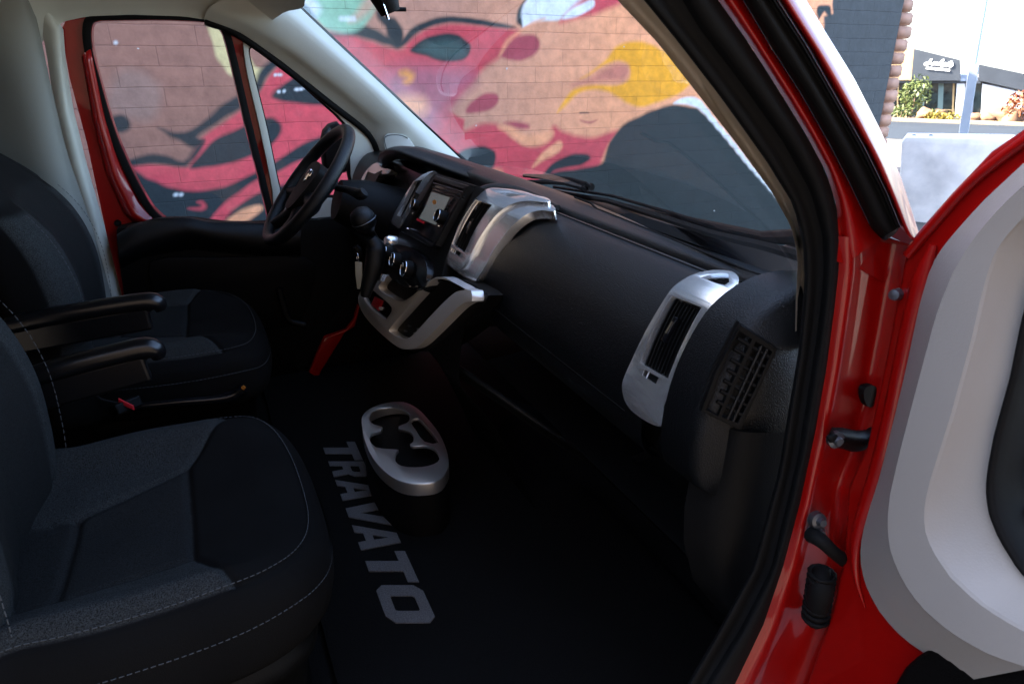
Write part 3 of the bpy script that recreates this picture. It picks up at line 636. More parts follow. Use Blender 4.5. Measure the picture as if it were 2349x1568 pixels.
v_(traced('pillar_speaker', cr([(882, 312), (915, 308), (938, 318), (955, 345), (960, 372), (895, 372)], 3, True), Plane(at(915, 340, 'x', -.84)+Vector((.004, 0, 0)), (1, -.45, .35)), M['cream'], n0=.004, n1=-.01, bevel=.003))

v_(tube('speaker_outline', [at(p[0], p[1], 'x', -.83) for p in [(895, 366), (886, 340), (884, 314), (915, 310), (938, 320), (955, 345), (960, 368)]], .0013, M['rubber'], n=6, smoothn=4))

# ---- windscreen glass, scuttle, wipers
def wsp(a, b):
    """a 0..1 left to right, b 0..1 bottom to top"""
    LB = Vector((-.90, .42, .64)); LT = Vector((-.88, -.22, 1.22)); RB = Vector((.97, .13, .74)); RT = Vector((.90, -.24, 1.17))
    p = LB.lerp(RB, a).lerp(LT.lerp(RT, a), b); bul = (1-(2*a-1)**2)
    return p+Vector((0, .10, .02))*bul
v_(grid('windscreen', [[wsp(a, b) for a in np.linspace(0, 1, 25)] for b in np.linspace(0, 1, 9)], M['glass']))
# scuttle cover under the glass outside
v_(loft('scuttle_panel', [[wsp(a, .0)+Vector((0, .0, -.03)) for a in np.linspace(0, 1, 12)], [wsp(a, 0)+Vector((0, .12, -.045)) for a in np.linspace(0, 1, 12)], [wsp(a, 0)+Vector((0, .30, -.13)) for a in np.linspace(0, 1, 12)]], M['black'], n=24, m=3, thick=.01))
def wsx(x, y):
    """pixel -> point just outside the glass"""
    r = ray(x, y); best = None
    a_ = (_cache := None)
    lo, hi = .2, 4.0
    def f(t):
        p = CAM+r*t
        a = (p.x+.90)/1.87; q0 = wsp(a, 0); q1 = wsp(a, 1); k = (p.z-q0.z)/(q1.z-q0.z); return p.y-(q0.y+(q1.y-q0.y)*k)
    for _ in range(50):
        mid = (lo+hi)/2
        if f(mid) < 0: lo = mid
        else: hi = mid
    return CAM+r*lo
def wiper(name, arm, blade, arm2=None):
    o = tube(name, [wsx(*p)+Vector((0, .035, .005)) for p in arm], [.010, .006], M['black'], n=8)
    v_(o); b = tube('wiper_blade', [wsx(*p)+Vector((0, .018, .0)) for p in blade], .007, M['rubber'], n=6); b.parent = o
    b = tube('blade_frame', [wsx(p[0], p[1]-5)+Vector((0, .03, .006)) for p in blade], .004, M['black'], n=6); b.parent = o
wiper('wiper', [(1820, 560), (1700, 558), (1560, 520), (1450, 492), (1400, 478)], [(1250, 440), (1380, 462), (1500, 500), (1620, 540), (1740, 570), (1825, 596)])
wiper('wiper', [(1330, 436), (1240, 412), (1180, 408)], [(1200, 418), (1280, 420), (1322, 432), (1330, 440)])
s = v_(tube('wiper_linkage', [wsx(1735, 585)+Vector((0, .05, 0)), wsx(1780, 572)+Vector((0, .05, 0)), wsx(1830, 570)+Vector((0, .05, 0))], .008, M['steel'], n=8))
# faint sticker on the glass bottom edge
s = v_(traced('black_cowl_trim', [(1690, 555), (1830, 590), (1830, 650), (1700, 600), (1560, 548), (1400, 490), (1450, 490), (1560, 522)], Plane(wsx(1600, 540)+Vector((0, .06, 0)), (0, -.7, .7)), M['blackgloss'], n1=-.01))

# ---- interior mirror with camera at the top edge
im = v_(tube('interior_mirror', [at(862, -60, 'x', -.02), at(880, -10, 'x', -.02), at(896, 30, 'x', -.02)], [.03, .028, .02], M['black'], n=14))
s = tube('mirror_switch', [at(905, 22, 'x', -.02), at(931, 22, 'x', -.02)], .004, M['black'], n=8); s.parent = im
s = tube('mirror_cable', [at(870, -40, 'x', -.01), at(878, 10, 'x', -.01), at(890, 42, 'x', -.01)], .0035, M['black'], n=6); s.parent = im
s = tube('mirror_edge', [at(866, -40, 'x', -.0), at(880, 10, 'x', -.0), at(892, 45, 'x', -.0)], .0016, M['chrome'], n=6); s.parent = im

# ---- passenger side pillar: cream trim, black seal, red flange, drip channel, outer skin
e0 = [(1200, -235), (1395, -25), (1415, 0), (1510, 100), (1600, 215), (1690, 330), (1770, 440), (1815, 520), (1830, 590), (1826, 680), (1824, 760)]
e1 = [(1262, -235), (1450, -25), (1472, 0), (1562, 100), (1662, 230), (1762, 370), (1824, 470), (1848, 560), (1852, 640), (1842, 720), (1838, 800)]
e1b = [(1412, -240), (1560, -10), (1600, 60), (1700, 190), (1800, 330), (1860, 440), (1888, 540), (1890, 640), (1876, 760), (1830, 1050), (1770, 1300), (1700, 1440), (1620, 1568), (1590, 1620)]
e1c = [(1272, -240), (1472, -10), (1562, 100), (1662, 230), (1762, 370), (1824, 470), (1846, 560), (1850, 640), (1836, 800), (1790, 1080), (1730, 1300), (1660, 1430), (1580, 1568), (1560, 1620)]
e2 = [(1478, -235), (1640, -10), (1714, 94), (1785, 205), (1848, 307), (1895, 394), (1919, 472), (1925, 551), (1924, 617), (1915, 700), (1895, 850), (1868, 1000), (1836, 1150), (1796, 1300), (1752, 1430), (1686, 1568), (1660, 1620)]
e3 = [(1555, -235), (1698, -10), (1769, 110), (1840, 220), (1903, 331), (1951, 425), (1998, 523), (2021, 547)]
e4 = [(1630, -245), (1776, -10), (1848, 102), (1915, 220), (1982, 338), (2033, 441), (2065, 520)]
e5 = [(1700, -245), (1838, -10), (1892, 79), (1955, 181), (2014, 295), (2061, 401), (2100, 523), (2120, 580)]
v_(loft('windscreen_pillar_trim', [cx(e0, .955), cx([(a+6, b) for a, b in e0], .935), cx([((a+c)/2, (b+d)/2) for (a, b), (c, d) in zip(e0, e1)], .925), cx(e1, .95), cx([(a+12, b) for a, b in e1], .985)], M['creamlifted'], n=40, m=3))
v_(loft('door_opening_seal', [cx([(a-4, b) for a, b in e1c], .975), cx(e1c, .990), cx([((a*.7+c*.3), (b*.7+d*.3)) for (a, b), (c, d) in zip(resample(e1c, 30), resample(e1b, 30))], .994), cx([((a*.4+c*.6), (b*.4+d*.6)) for (a, b), (c, d) in zip(resample(e1c, 30), resample(e1b, 30))], .992), cx(e1b, .996)], M['rubber'], n=60, m=4))
v_(loft('outer_seal_lip', [cx(e1b, .997), cx([((a*.75+c*.25), (b*.75+d*.25)) for (a, b), (c, d) in zip(resample(e1b, 30), resample(e2, 30))], 1.006), cx([((a*.35+c*.65), (b*.35+d*.65)) for (a, b), (c, d) in zip(resample(e1b, 30), resample(e2, 30))], 1.010), cx(e2, 1.003)], M['rubber'], n=60, m=4))
crz = [(2076, 563), (2062, 640), (2040, 760), (2012, 900), (1984, 1023), (1942, 1117), (1933, 1274), (1905, 1400), (1848, 1568), (1835, 1620)]
def mixc(A, B, k, n=40):
    A = resample(A, n); B = resample(B, n); return [tuple(a*(1-k)+b*k) for a, b in zip(A, B)]
e3l = e3+[(2076, 563)]
# red flange strip beside the seal (upper) and hinge pillar (lower)
v_(loft('pillar_flange', [cx(e2[:9], 1.000), cx(mixc(e2[:9], e3, .5), 1.012), cx(e3, 1.006)], M['red'], n=40, m=4))
def jam(px, k):   # k 0 at the seal, 1 at the door gap
    x = 1.002+.03*k; return [at(p[0], p[1], 'x', x) for p in px]
low2 = e2[7:]
v_(loft('hinge_pillar', [jam([(1918, 540)]+low2[1:], 0), jam(mixc([(1918, 540)]+low2[1:], crz, .2), .25), jam(mixc([(1918, 540)]+low2[1:], crz, .4), .1), jam(mixc([(1918, 540)]+low2[1:], crz, .75), .1), jam(mixc([(1918, 540)]+low2[1:], crz, 1.06), .6)], M['red'], n=50, m=5))
v_(loft('pillar_corner_skin', [cx([(1915, 500), (1990, 515), (2040, 545), (2085, 560)], 1.001), cx([(1920, 600), (1980, 620), (2030, 650), (2060, 680)], 1.006)], M['red'], n=20, m=1))
v_(loft('drip_channel', [cx(e3, 1.004), cx(mixc(e3, e4, .15), 1.022), cx(mixc(e3, e4, .5), 1.030), cx(mixc(e3, e4, .8), 1.026), cx(mixc(e3, e4, .9), 1.034), cx(e4, 1.020)], M['rubber'], n=50, m=3))
v_(loft('channel_end', [cx([(2021, 547), (2030, 552), (2050, 540), (2065, 520)], 1.024), cx([(2018, 535), (2030, 535), (2045, 528), (2060, 512)], 1.0)], M['rubber'], n=10))
def skin(px, k): return [at(p[0], p[1], 'x', 1.028-.004*k)+Vector((-.05*k*k, .02*k, 0)) for p in px]
sk = [cx(e4, 1.018), cx(mixc(e4, e5, .25), 1.034), cx(mixc(e4, e5, .6), 1.034), cx(mixc(e4, e5, .9), 1.020), cx(e5, 1.000)]
last = [Vector(p)+Vector((-.06, .03, 0)) for p in sk[-1]]
v_(loft('outer_pillar_skin', sk+[last], M['red'], n=50, m=6))

# ---- passenger door, open
def pdr(x): return Plane((1.03, x, 0), (0, -1, 0))
D0 = pdr(.085)
dtop = [(2050, 600), (2076, 563), (2100, 531), (2179, 441), (2269, 346), (2349, 291), (2500, 190)]
dbot = [(2136, 617), (2142, 610), (2160, 575), (2179, 551), (2258, 460), (2349, 378), (2500, 280)]
pd_ = v_(traced('passenger_door', [(1835, 1620), (1848, 1568), (1905, 1400), (1933, 1274), (1942, 1117), (1984, 1023), (2012, 900), (2040, 760), (2062, 640), (2076, 563), (2100, 531), (2179, 441), (2269, 346), (2349, 291), (2500, 190), (2700, 300), (2700, 1900), (1835, 1900)], D0, M['red'], n0=.0, n1=-.03,
    holes=[[(2330, 700), (2349, 640), (2520, 460), (2600, 480), (2600, 1300), (2400, 1350), (2349, 1300), (2300, 1200), (2290, 1000)]], bevel=.006, bseg=3))
# bright rolled ridge along the door edge and channel ridge on the window frame
s = tube('edge_ridge', [D0.map(*D0.uv(*p), .004) for p in [(2148, 560), (2131, 610), (2110, 690), (2085, 800), (2056, 940), (2020, 1080), (1984, 1190), (1968, 1262), (1972, 1330), (1990, 1390)]], [.003, .009, .009, .009, .008, .004, .0005], M['red'], n=12, smoothn=4); s.parent = pd_
s = tube('frame_ridge', [D0.map(*D0.uv(*p), .002) for p in [(2085, 585), (2140, 520), (2220, 430), (2300, 362), (2400, 290), (2500, 215)]], .0045, M['red'], n=10, smoothn=4); s.parent = pd_
g0 = [(2500, 238), (2349, 380), (2258, 464), (2200, 528), (2160, 575), (2140, 620), (2118, 678), (2087, 835), (2055, 960), (2024, 1086), (1993, 1180), (1974, 1262), (1986, 1337), (2024, 1406), (2068, 1456), (2124, 1494), (2200, 1560)]
g1 = [(2600, 310), (2440, 390), (2349, 474), (2290, 545), (2245, 617), (2206, 709), (2156, 885), (2118, 1023), (2095, 1120), (2089, 1180), (2096, 1240), (2118, 1299), (2162, 1362), (2230, 1420), (2320, 1470), (2420, 1500)]
g2 = [(2700, 380), (2480, 440), (2400, 500), (2350, 560), (2325, 630), (2294, 760), (2244, 935), (2193, 1086), (2180, 1140), (2178, 1175), (2190, 1224), (2237, 1293), (2306, 1356), (2380, 1400), (2440, 1430), (2500, 1440)]
g3 = [(2800, 440), (2560, 500), (2450, 560), (2395, 610), (2369, 660), (2345, 760), (2325, 860), (2288, 992), (2271, 1080), (2268, 1120), (2273, 1165), (2294, 1224), (2349, 1312), (2400, 1350), (2460, 1380), (2520, 1390)]
def dp(px, h): return [D0.map(*D0.uv(*p), h) for p in px]
gA = loft('quarter_trim', [dp(g0, .000), dp(mixc(g0, g1, .06), .008), dp(g1, .034)], M['doortrim'], n=50, m=1); gA.parent = pd_; autosmooth(gA, 25)
gB = loft('trim_step', [dp(g1, .034), dp(mixc(g1, g2, .06), .037), dp(mixc(g1, g2, .94), .033), dp(g2, .031)], M['doortrim'], n=50, m=1); gB.parent = pd_; autosmooth(gB, 25)
gC = loft('trim_lip', [dp(g2, .031), dp(mixc(g2, g3, .5), .012), dp(g3, .003)], M['doortrim'], n=50, m=1); gC.parent = pd_
s = loft('quarter_seal', [dp(g3, .003), dp(mixc(g3, [(a+34, b-6) for a, b in g3], .3), .010), dp(mixc(g3, [(a+34, b-6) for a, b in g3], .7), .006), dp([(a+34, b-6) for a, b in g3], -.03)], M['rubber'], n=50, m=3); s.parent = pd_
s = traced('quarter_glass', [(2300, 1100), (2349, 640), (2600, 400), (2600, 1350), (2400, 1350)], pdr(.11), M['glass'], n1=-.003); s.parent = pd_
s = plate('lower_door_card', [D0.uv(*p) for p in [(2062, 1600), (2072, 1560), (2095, 1520), (2124, 1494), (2158, 1474), (2200, 1464), (2263, 1462), (2349, 1474), (2500, 1480), (2700, 1480), (2700, 1900), (2062, 1900)]], [], D0.map, .014, -.002, M['black'], bevel=.004, bseg=3); s.parent = pd_
s = traced('mirror_base', cr([(2310, 1180), (2322, 1160), (2349, 1150), (2420, 1150), (2420, 1290), (2360, 1270), (2320, 1230)], 3, True), pdr(.14), M['red'], n0=.03, n1=-.04, bevel=.012); s.parent = pd_
s = traced('mirror_housing', cr([(2345, 900), (2400, 880), (2480, 880), (2480, 1090), (2380, 1120), (2345, 1060)], 3, True), pdr(.17), M['red'], n0=.03, n1=-.04, bevel=.012); s.parent = pd_
# bolts, check strap, hinges on the pillar
def bolt(name, x, y, xv, r=.006, ax=(1, -.3, .1)):
    o = lathe(name, [(.0005, .008), (r*.6, .008), (r*.7, .005), (r, .0045), (r*1.1, .001), (r*1.1, -.004)], M['steel'], at(x, y, 'x', xv), ax, n=14); v_(o); return o
s = lathe('door_bolt', [(.0005, .006), (.005, .005), (.006, .0), (.006, -.004)], M['steel'], D0.map(*D0.uv(2062, 674), .004), (.2, -1, .1), n=14); s.parent = pd_
chk = v_(loft('check_strap', [[at(p[0], p[1], 'x', 1.018) for p in [(1905, 985), (1930, 985), (1960, 992), (1990, 990), (2010, 975)]], [at(p[0], p[1], 'x', 1.03) for p in [(1900, 1003), (1930, 1005), (1960, 1010), (1985, 1012), (2005, 1000)]], [at(p[0], p[1], 'x', 1.018) for p in [(1903, 1020), (1930, 1022), (1955, 1030), (1975, 1028), (1995, 1015)]]], M['black'], n=14, m=4, thick=.006))
s = lathe('strap_bolt', [(.0005, .010), (.004, .010), (.005, .006), (.009, .005), (.009, 0)], M['steel'], at(1912, 1005, 'x', 1.026), (1, -.2, .1), n=12); s.parent = chk
hin = v_(tube('door_hinge', [at(1860, 1225, 'x', 1.02), at(1885, 1240, 'x', 1.035), at(1915, 1268, 'x', 1.04), at(1938, 1285, 'x', 1.03)], [.009, .008, .007, .008], M['rubber'], n=10, smoothn=3))
for p in ((1870, 1190), (1868, 1215)):
    s = lathe('hinge_bolt', [(.0005, .014), (.004, .014), (.005, .008), (.009, .007), (.010, 0)], M['steel'], at(*p, 'x', 1.016), (1, -.2, .3), n=12); s.parent = hin
gr = v_(tube('wiring_gaiter', [at(1885, 1310, 'x', 1.02), at(1885, 1340, 'x', 1.03), at(1878, 1375, 'x', 1.03), at(1870, 1420, 'x', 1.02)], [.011, .0135, .0135, .012], M['rubber'], n=12, smoothn=3))
for k in range(9):
    t_ = k/8; c = at(1886-16*t_, 1315+100*t_, 'x', 1.026); s = tube('gaiter_ring', [c+Vector((0, math.cos(a)*.019, math.sin(a)*.019)).xzy.xzy if 0 else c+Vector((math.cos(a)*.0138, math.sin(a)*.0138, 0)) for a in np.linspace(0, 2*math.pi, 13)[:-1]], .0025, M['rubber'], n=6, closed=True); s.parent = gr
v_(traced('recess_shade', cr([(1984, 888), (2008, 886), (2006, 925), (1990, 932), (1980, 910)], 3, True), Px(1.0155), M['black'], n0=.001, n1=-.006))  # flat dark oval standing in for the shade of a hole

# ------------------------------------------------------------ dashboard (part of the van) and its pieces
dash = bpy.data.objects.new('dashboard', None); COL.objects.link(dash); adopt(dash, van); dash.location = (0, 0, 0)
dash.matrix_parent_inverse = Matrix.Translation(-van.location)
def d_(o, label=None):
    o.parent = dash
    if label: o['label'] = label
    return o
PROF = cr([(.30, .722), (.22, .748), (.15, .764), (.10, .770), (.06, .762), (.026, .740), (-.002, .700), (-.022, .660), (-.038, .622), (-.042, .590), (-.030, .566), (.0, .548), (.04, .54)], 5)
PROF = np.array(PROF); PS_ = np.r_[0, np.cumsum(np.linalg.norm(np.diff(PROF, axis=0), axis=1))]
def onp(x, y, off=0):
    r = ray(x, y); best = None; bd = None
    for i in range(len(PROF)-1):
        a, b = PROF[i], PROF[i+1]; ey, ez = b-a; ny, nz = -ez, ey      # normal in yz
        den = ny*r.y+nz*r.z
        if abs(den) < 1e-9: continue
        t = (ny*(a[0]-CAM.y)+nz*(a[1]-CAM.z))/den
        if t < .2: continue
        p = CAM+r*t; k = ((p.y-a[0])*ey+(p.z-a[1])*ez)/(ey*ey+ez*ez); m_ = max(0, -k, k-1)
        key = (m_ > 1e-6, m_*math.hypot(ey, ez) if m_ > 1e-6 else t)
        if best is None or key < best: best = key; bd = (p.x, PS_[i]+min(max(k, 0), 1)*math.hypot(ey, ez))
    return bd
def pmap(u, v, n):
    v = min(max(v, 0), PS_[-1]-1e-6); i = int(np.searchsorted(PS_, v, side='right')-1); i = min(i, len(PROF)-2)
    k = (v-PS_[i])/(PS_[i+1]-PS_[i]); p = PROF[i]*(1-k)+PROF[i+1]*k
    def tn(j): j = min(max(j, 1), len(PROF)-2); d = PROF[j+1]-PROF[j-1]; return d/np.linalg.norm(d)
    d = tn(i)*(1-k)+tn(i+1)*k; d /= np.linalg.norm(d); nn = (d[1], -d[0])   # outward: up and rearward
    return Vector((u, p[0]+nn[0]*n, p[1]+nn[1]*n))
sgn = pmap(0, PS_[20], .01)-pmap(0, PS_[20], 0)
SG = 1 if (sgn.z > 0 or sgn.y < 0) else -1
pm = (lambda u, v, n: pmap(u, v, n*SG))
def onprof(name, px, m, holes=(), n0=0, n1=-.02, cuts=14, bevel=.003, sm=0, hsm=0, bseg=2, tilt=False):
    if sm: px = cr(px, sm, True)
    return plate(name, [onp(*p) for p in px], [[onp(*p) for p in (cr(h, hsm, True) if hsm else h)] for h in holes], (lambda u, v, n: pm(u, v, n-max(0, u-.165)*.35)) if tilt else pm, n0, n1, m, cuts=cuts, bevel=bevel, bseg=bseg)

def drows(profile, xs, f=None): return [[Vector((x, y, z)) if f is None else f(x, y, z) for y, z in profile] for x in xs]
def ws_y(x):
    return wsp((x+.90)/1.87, .06)
# top pad, from under the glass to the groove; passenger side
pad = cr([(.44, .66), (.34, .712), (.26, .742), (.20, .752), (.145, .752), (.132, .745), (.128, .725)], 4)
def padf(x, y, z):
    g = ws_y(x); k = np.clip((y-.15)/.25, 0, 1); ymax = g.y-.045
    y2 = y if y < .15 else .15+(y-.15)*(ymax-.15)/.29
    z2 = z+(g.z-.030-.66)*k**2*.9 if y > .15 else z
    if x > .8: z2 += (x-.8)*.15
    return Vector((x, y2, z2))
d_(grid('top_pad', drows(pad, np.linspace(-.90, .955, 40), padf), M['dash']))
# thin seam lines on the pad
d_(tube('pad_seam', [padf(x, .235+(.02 if x < .3 else .0), .7475) for x in np.linspace(.22, .93, 20)], .0022, M['rubber'], n=6))
# glove box lid with rounded front
gl_p = cr([(.128, .722), (.122, .742), (.106, .748), (.076, .741), (.040, .717), (.005, .678), (-.016, .634), (-.026, .59), (-.024, .55), (-.010, .525), (.01, .515)], 4)
d_(grid('glove_box_lid', drows(gl_p, np.linspace(.185, .80, 30)), M['dash']))
d_(grid('groove', drows([(.16, .728), (.12, .722), (.10, .70)], [.1, .85]), M['blackgloss']))
d_(tube('lid_seam', [Vector((.235, y-.0015, z+.0015)) for y, z in gl_p[4:-4]], .0012, M['rubber'], n=6))
d_(tube('lid_seam', [Vector((x, -.0262, .575)) for x in np.linspace(.24, .76, 8)], .0012, M['rubber'], n=6))
d_(tube('lid_front_edge', [Vector((x, .104, .7475)) for x in np.linspace(.26, .78, 12)], .0022, M['rubber'], n=6))
# carcass behind everything
car = cr([(.30, .70), (.16, .725), (.08, .715), (.03, .68), (.01, .64), (.0, .58), (.01, .52), (.05, .50)], 3)
d_(grid('carcass', drows(car, np.linspace(-.88, .93, 12)), M['black']))
# open shelf and lower panels
shelf = [(.05, .51), (.16, .50), (.17, .44), (.10, .425), (.0, .418)]
d_(grid('shelf', drows(shelf, [.2, .9]), M['black'], smooth=False))
lip = cx([(1040, 850), (1130, 905), (1250, 985), (1330, 1030), (1400, 1057), (1450, 1055), (1500, 1030), (1540, 990)], .5)
def lipx(px, x0, x1): n = len(px); return [at(p[0], p[1], 'x', x0+(x1-x0)*i/(n-1)) for i, p in enumerate(px)]
lp = lipx([(1040, 835), (1130, 895), (1250, 978), (1330, 1026), (1400, 1054), (1450, 1054), (1500, 1030), (1535, 985)], .16, .86)
d_(tube('shelf_lip', lp, .006, M['dash'], n=8, smoothn=4))
d_(loft('lower_panel', [[p+Vector((0, .002, -.004)) for p in lp], [p+Vector((0, .03, -.05)) for p in lp], [Vector((p.x, .18, .22)) for p in lp], [Vector((p.x, .33, .02)) for p in lp]], M['black'], n=24, m=4))
d_(grid('driver_lower_panel', drows(cr([(.0, .60), (-.05, .56), (-.06, .48), (.02, .38), (.12, .34), (.3, .3)], 3), np.linspace(-.88, -.20, 10)), M['black']))
d_(grid('centre_lower_panel', drows(cr([(-.055, .52), (-.07, .42), (-.06, .36), (.0, .28), (.06, .15), (.12, -.01)], 3), np.linspace(-.20, .22, 10)), M['black']))
# end cap with the side grille, kick panel below it
ecp = cr([(.30, .72), (.20, .765), (.12, .785), (.06, .785), (.01, .765), (-.02, .73), (-.042, .68), (-.052, .62), (-.045, .57), (-.02, .55)], 4)
d_(grid('end_cap', drows(ecp, np.linspace(.872, .925, 6))+[[Vector((.942, y*.97+.004, z*.985+.008)) for y, z in ecp]]+[[Vector((.948, .12, .62)) for y, z in ecp]], M['dash']))
d_(loft('kick_panel', [lipx([(1620, 960), (1590, 1060), (1570, 1160), (1568, 1240), (1590, 1330), (1650, 1400)], .90, .93), lipx([(1700, 990), (1690, 1100), (1670, 1200), (1660, 1290), (1670, 1380), (1690, 1430)], .955, .96), lipx([(1830, 990), (1800, 1150), (1770, 1250), (1740, 1340), (1720, 1400), (1700, 1450)], .965, .97)], M['black'], n=20, m=4))
d_(loft('footwell_side', [[(.93, .35, .66), (.93, .35, .2), (.93, .35, -.02)], [(.965, .05, .60), (.965, .05, .3), (.965, .05, -.02)]], M['black'], n=12))
# side grille
G = Plane(at(1695, 860, 'x', .948), (1, -.55, .12)); gfr = [(1697, 742), (1782, 798), (1740, 890), (1697, 984), (1606, 940), (1640, 850)]
g_ = d_(traced('side_grille', gfr, G, M['black'], n0=.004, n1=-.004, bevel=.0015, holes=[[(1694, 758), (1722, 776), (1680, 868), (1645, 950), (1619, 936), (1650, 855)], [(1732, 782), (1768, 804), (1730, 888), (1690, 966), (1655, 952), (1692, 870)]]))
o = traced('grille_back', gfr, G, M['rubber'], n0=-.012, n1=-.016); o.parent = g_
for k in range(7):
    t_ = (k+.5)/7
    a = (1694+(1640-1694)*t_, 762+(930-762)*t_); b = (1768+(1694-1768)*t_, 806+(960-806)*t_)
    o = tube('grille_bar', [G.map(*G.uv(*a), .002), G.map(*G.uv(*b), .002)], .0022, M['black'], n=6); o.parent = g_
for q in (.35, .7):
    o = tube('grille_bar', [G.map(*G.uv(1732+36*q, 782+22*q), .004), G.map(*G.uv(1655+35*q, 952+14*q), .004)], .0018, M['dash'], n=6); o.parent = g_

# ---- vents: silver bezel, louvres, tab, thumb wheel
def vent(bez, gr_, wheel, top, tabc, n_l, thick, sm=3):
    b = d_(onprof('vent_bezel', bez, M['silver'], holes=[gr_, wheel, top], n0=.004, n1=-thick, sm=sm, bevel=.0045, bseg=3, cuts=22))
    c = [onp(*p) for p in gr_]  # TL TR BR BL
    o = plate('vent_back', [((c[0][0]), c[0][1]), (c[1][0], c[1][1]), (c[2][0], c[2][1]), (c[3][0], c[3][1])], [], pm, -.022, -.026, M['rubber'], cuts=8); d_(o)
    for i in range(n_l):
        k = (i+.5)/n_l; u0 = c[0][0]+(c[1][0]-c[0][0])*k; v0 = c[0][1]+(c[1][1]-c[0][1])*k; u1 = c[3][0]+(c[2][0]-c[3][0])*k; v1 = c[3][1]+(c[2][1]-c[3][1])*k
        rows = [[pm(u0+(u1-u0)*t_+dx, v0+(v1-v0)*t_, n) for dx, n in ((-.0009, -.002), (.0009, -.002), (.0022, -.016), (.0004, -.016))] for t_ in np.linspace(.0, 1, 9)]
        d_(grid('louvre', rows, M['black'], closed_v=True, smooth=False))
    q = onp(*tabc); d_(plate('vent_tab', [(q[0]-.004, q[1]-.017), (q[0]+.004, q[1]-.017), (q[0]+.004, q[1]+.017), (q[0]-.004, q[1]+.017)], [], pm, .004, -.004, M['blackgloss'], cuts=3, bevel=.0015))
    d_(plate('tab_insert', [(q[0]-.0015, q[1]-.010), (q[0]+.0015, q[1]-.010), (q[0]+.0015, q[1]+.006), (q[0]-.0015, q[1]+.006)], [], pm, .0055, .003, M['chrome'], cuts=1))
    wq = [onp(*p) for p in wheel]; mu = sum(p[0] for p in wq)/len(wq); mv = sum(p[1] for p in wq)/len(wq)
    d_(plate('thumb_wheel', [(mu-.017, mv-.0065), (mu+.017, mv-.0065), (mu+.017, mv+.0065), (mu-.017, mv+.0065)], [], pm, .0015, -.008, M['black'], bevel=.002))
    d_(plate('wheel_mark', [(mu-.008, mv-.0045), (mu-.0065, mv-.0045), (mu-.0065, mv+.0045), (mu-.008, mv+.0045)], [], pm, .0022, .001, M['white']))
    tq = [onp(*p) for p in top]; lo = min(p[0] for p in tq); hi = max(p[0] for p in tq); vl = min(p[1] for p in tq); vh = max(p[1] for p in tq)
    d_(plate('top_grille_back', [(lo, vl), (hi, vl), (hi, vh), (lo, vh)], [], pm, -.012, -.015, M['rubber'], cuts=4))
    for i in range(6):
        k = (i+.5)/6; v = vl+(vh-vl)*k; d_(tube('top_grille_bar', [pm(lo, v, -.004), pm(hi, v-.008, -.004)], .0014, M['black'], n=6))
    return b
# passenger outer vent
bezR = zv([(900,340),(800,337),(700,358),(620,400),(560,450),(500,540),(440,640),(380,750),(320,880),(275,980),(262,1040),(280,1120),(320,1180),(400,1240),(495,1282),(512,1240),(518,1170),(540,1110),(590,1000),(640,890),(700,780),(760,680),(820,580),(880,500),(940,440),(965,415),(968,385),(945,357)])
vent(bezR, zv([(565,487),(750,560),(545,992),(374,895)]), zv([(400,935),(490,985),(470,1025),(385,970)]), zv([(735,380),(800,362),(905,358),(912,410),(885,428),(830,415)]), (1539, 757), 9, .022)
# centre vent on the passenger side of the radio (deep sides)
bezC = zc([(1072,1040),(1110,930),(1180,790),(1250,670),(1320,570),(1380,503),(1440,472),(1500,460),(1620,470),(1750,490),(1880,530),(1970,552),(2008,580),(1960,592),(1820,580),(1720,590),(1620,630),(1530,700),(1440,815),(1370,925),(1310,1040),(1262,1125),(1205,1180),(1120,1150),(1072,1105)])
vent(bezC, zc([(1345,565),(1492,612),(1245,1030),(1135,955)]), zc([(1133,990),(1220,1035),(1203,1068),(1125,1020)]), zc([(1490,486),(1640,490),(1800,528),(1640,545),(1560,515)]), (1079, 519), 6, .004)
o = d_(onprof('vent_housing', [(a+5 if b < 560 else a+4, b+2) for a, b in zc([(1072,1040),(1120,930),(1190,790),(1260,670),(1330,575),(1390,512),(1500,468),(1750,498),(1900,540),(2016,588),(2014,636),(1900,626),(1790,652),(1700,712),(1610,800),(1530,900),(1462,1010),(1400,1120),(1338,1220),(1292,1278),(1200,1235),(1100,1165),(1072,1105)])], M['silver'], n0=-.003, n1=-.020, sm=3, bevel=.006, bseg=4, cuts=22, holes=[zc([(1345,565),(1492,612),(1245,1030),(1135,955)])], tilt=False))
# leather-grained shoulder sweeping round the centre vent
d_(tube('vent_surround', [pm(*onp(*p), -.016) for p in zc([(1030,1060),(1065,900),(1140,740),(1230,590),(1315,480),(1420,425),(1560,410),(1720,430),(1900,480),(2080,550)])], [.004, .006, .009, .012, .015, .017, .018, .016, .012, .006], M['dash'], n=14, smoothn=4))
# left of the radio: narrow silver bezel with its vent
bezL = zc([(978,303),(930,312),(870,335),(800,388),(720,500),(650,620),(592,730),(588,770),(600,800),(660,810),(672,780),(700,700),(740,620),(800,500),(870,385),(930,325)])
hol = zc([(792,390),(868,385),(800,500),(735,620),(690,715),(640,700),(700,590)])
d_(onprof('vent_bezel', bezL, M['silver'], holes=[hol], n0=.004, n1=-.02, bevel=.003, cuts=12))
c = [onp(*p) for p in hol]; d_(plate('vent_back', c, [], pm, -.012, -.016, M['rubber'], cuts=4))
for k in range(3):
    t_ = (k+.5)/3; d_(tube('louvre', [pm(*onp(*(np.array(zc([(795,392)])[0])*(1-t_)+np.array(zc([(866,388)])[0])*t_)), -.004), pm(*onp(*(np.array(zc([(645,700)])[0])*(1-t_)+np.array(zc([(690,713)])[0])*t_)), -.004)], .0018, M['black'], n=6))
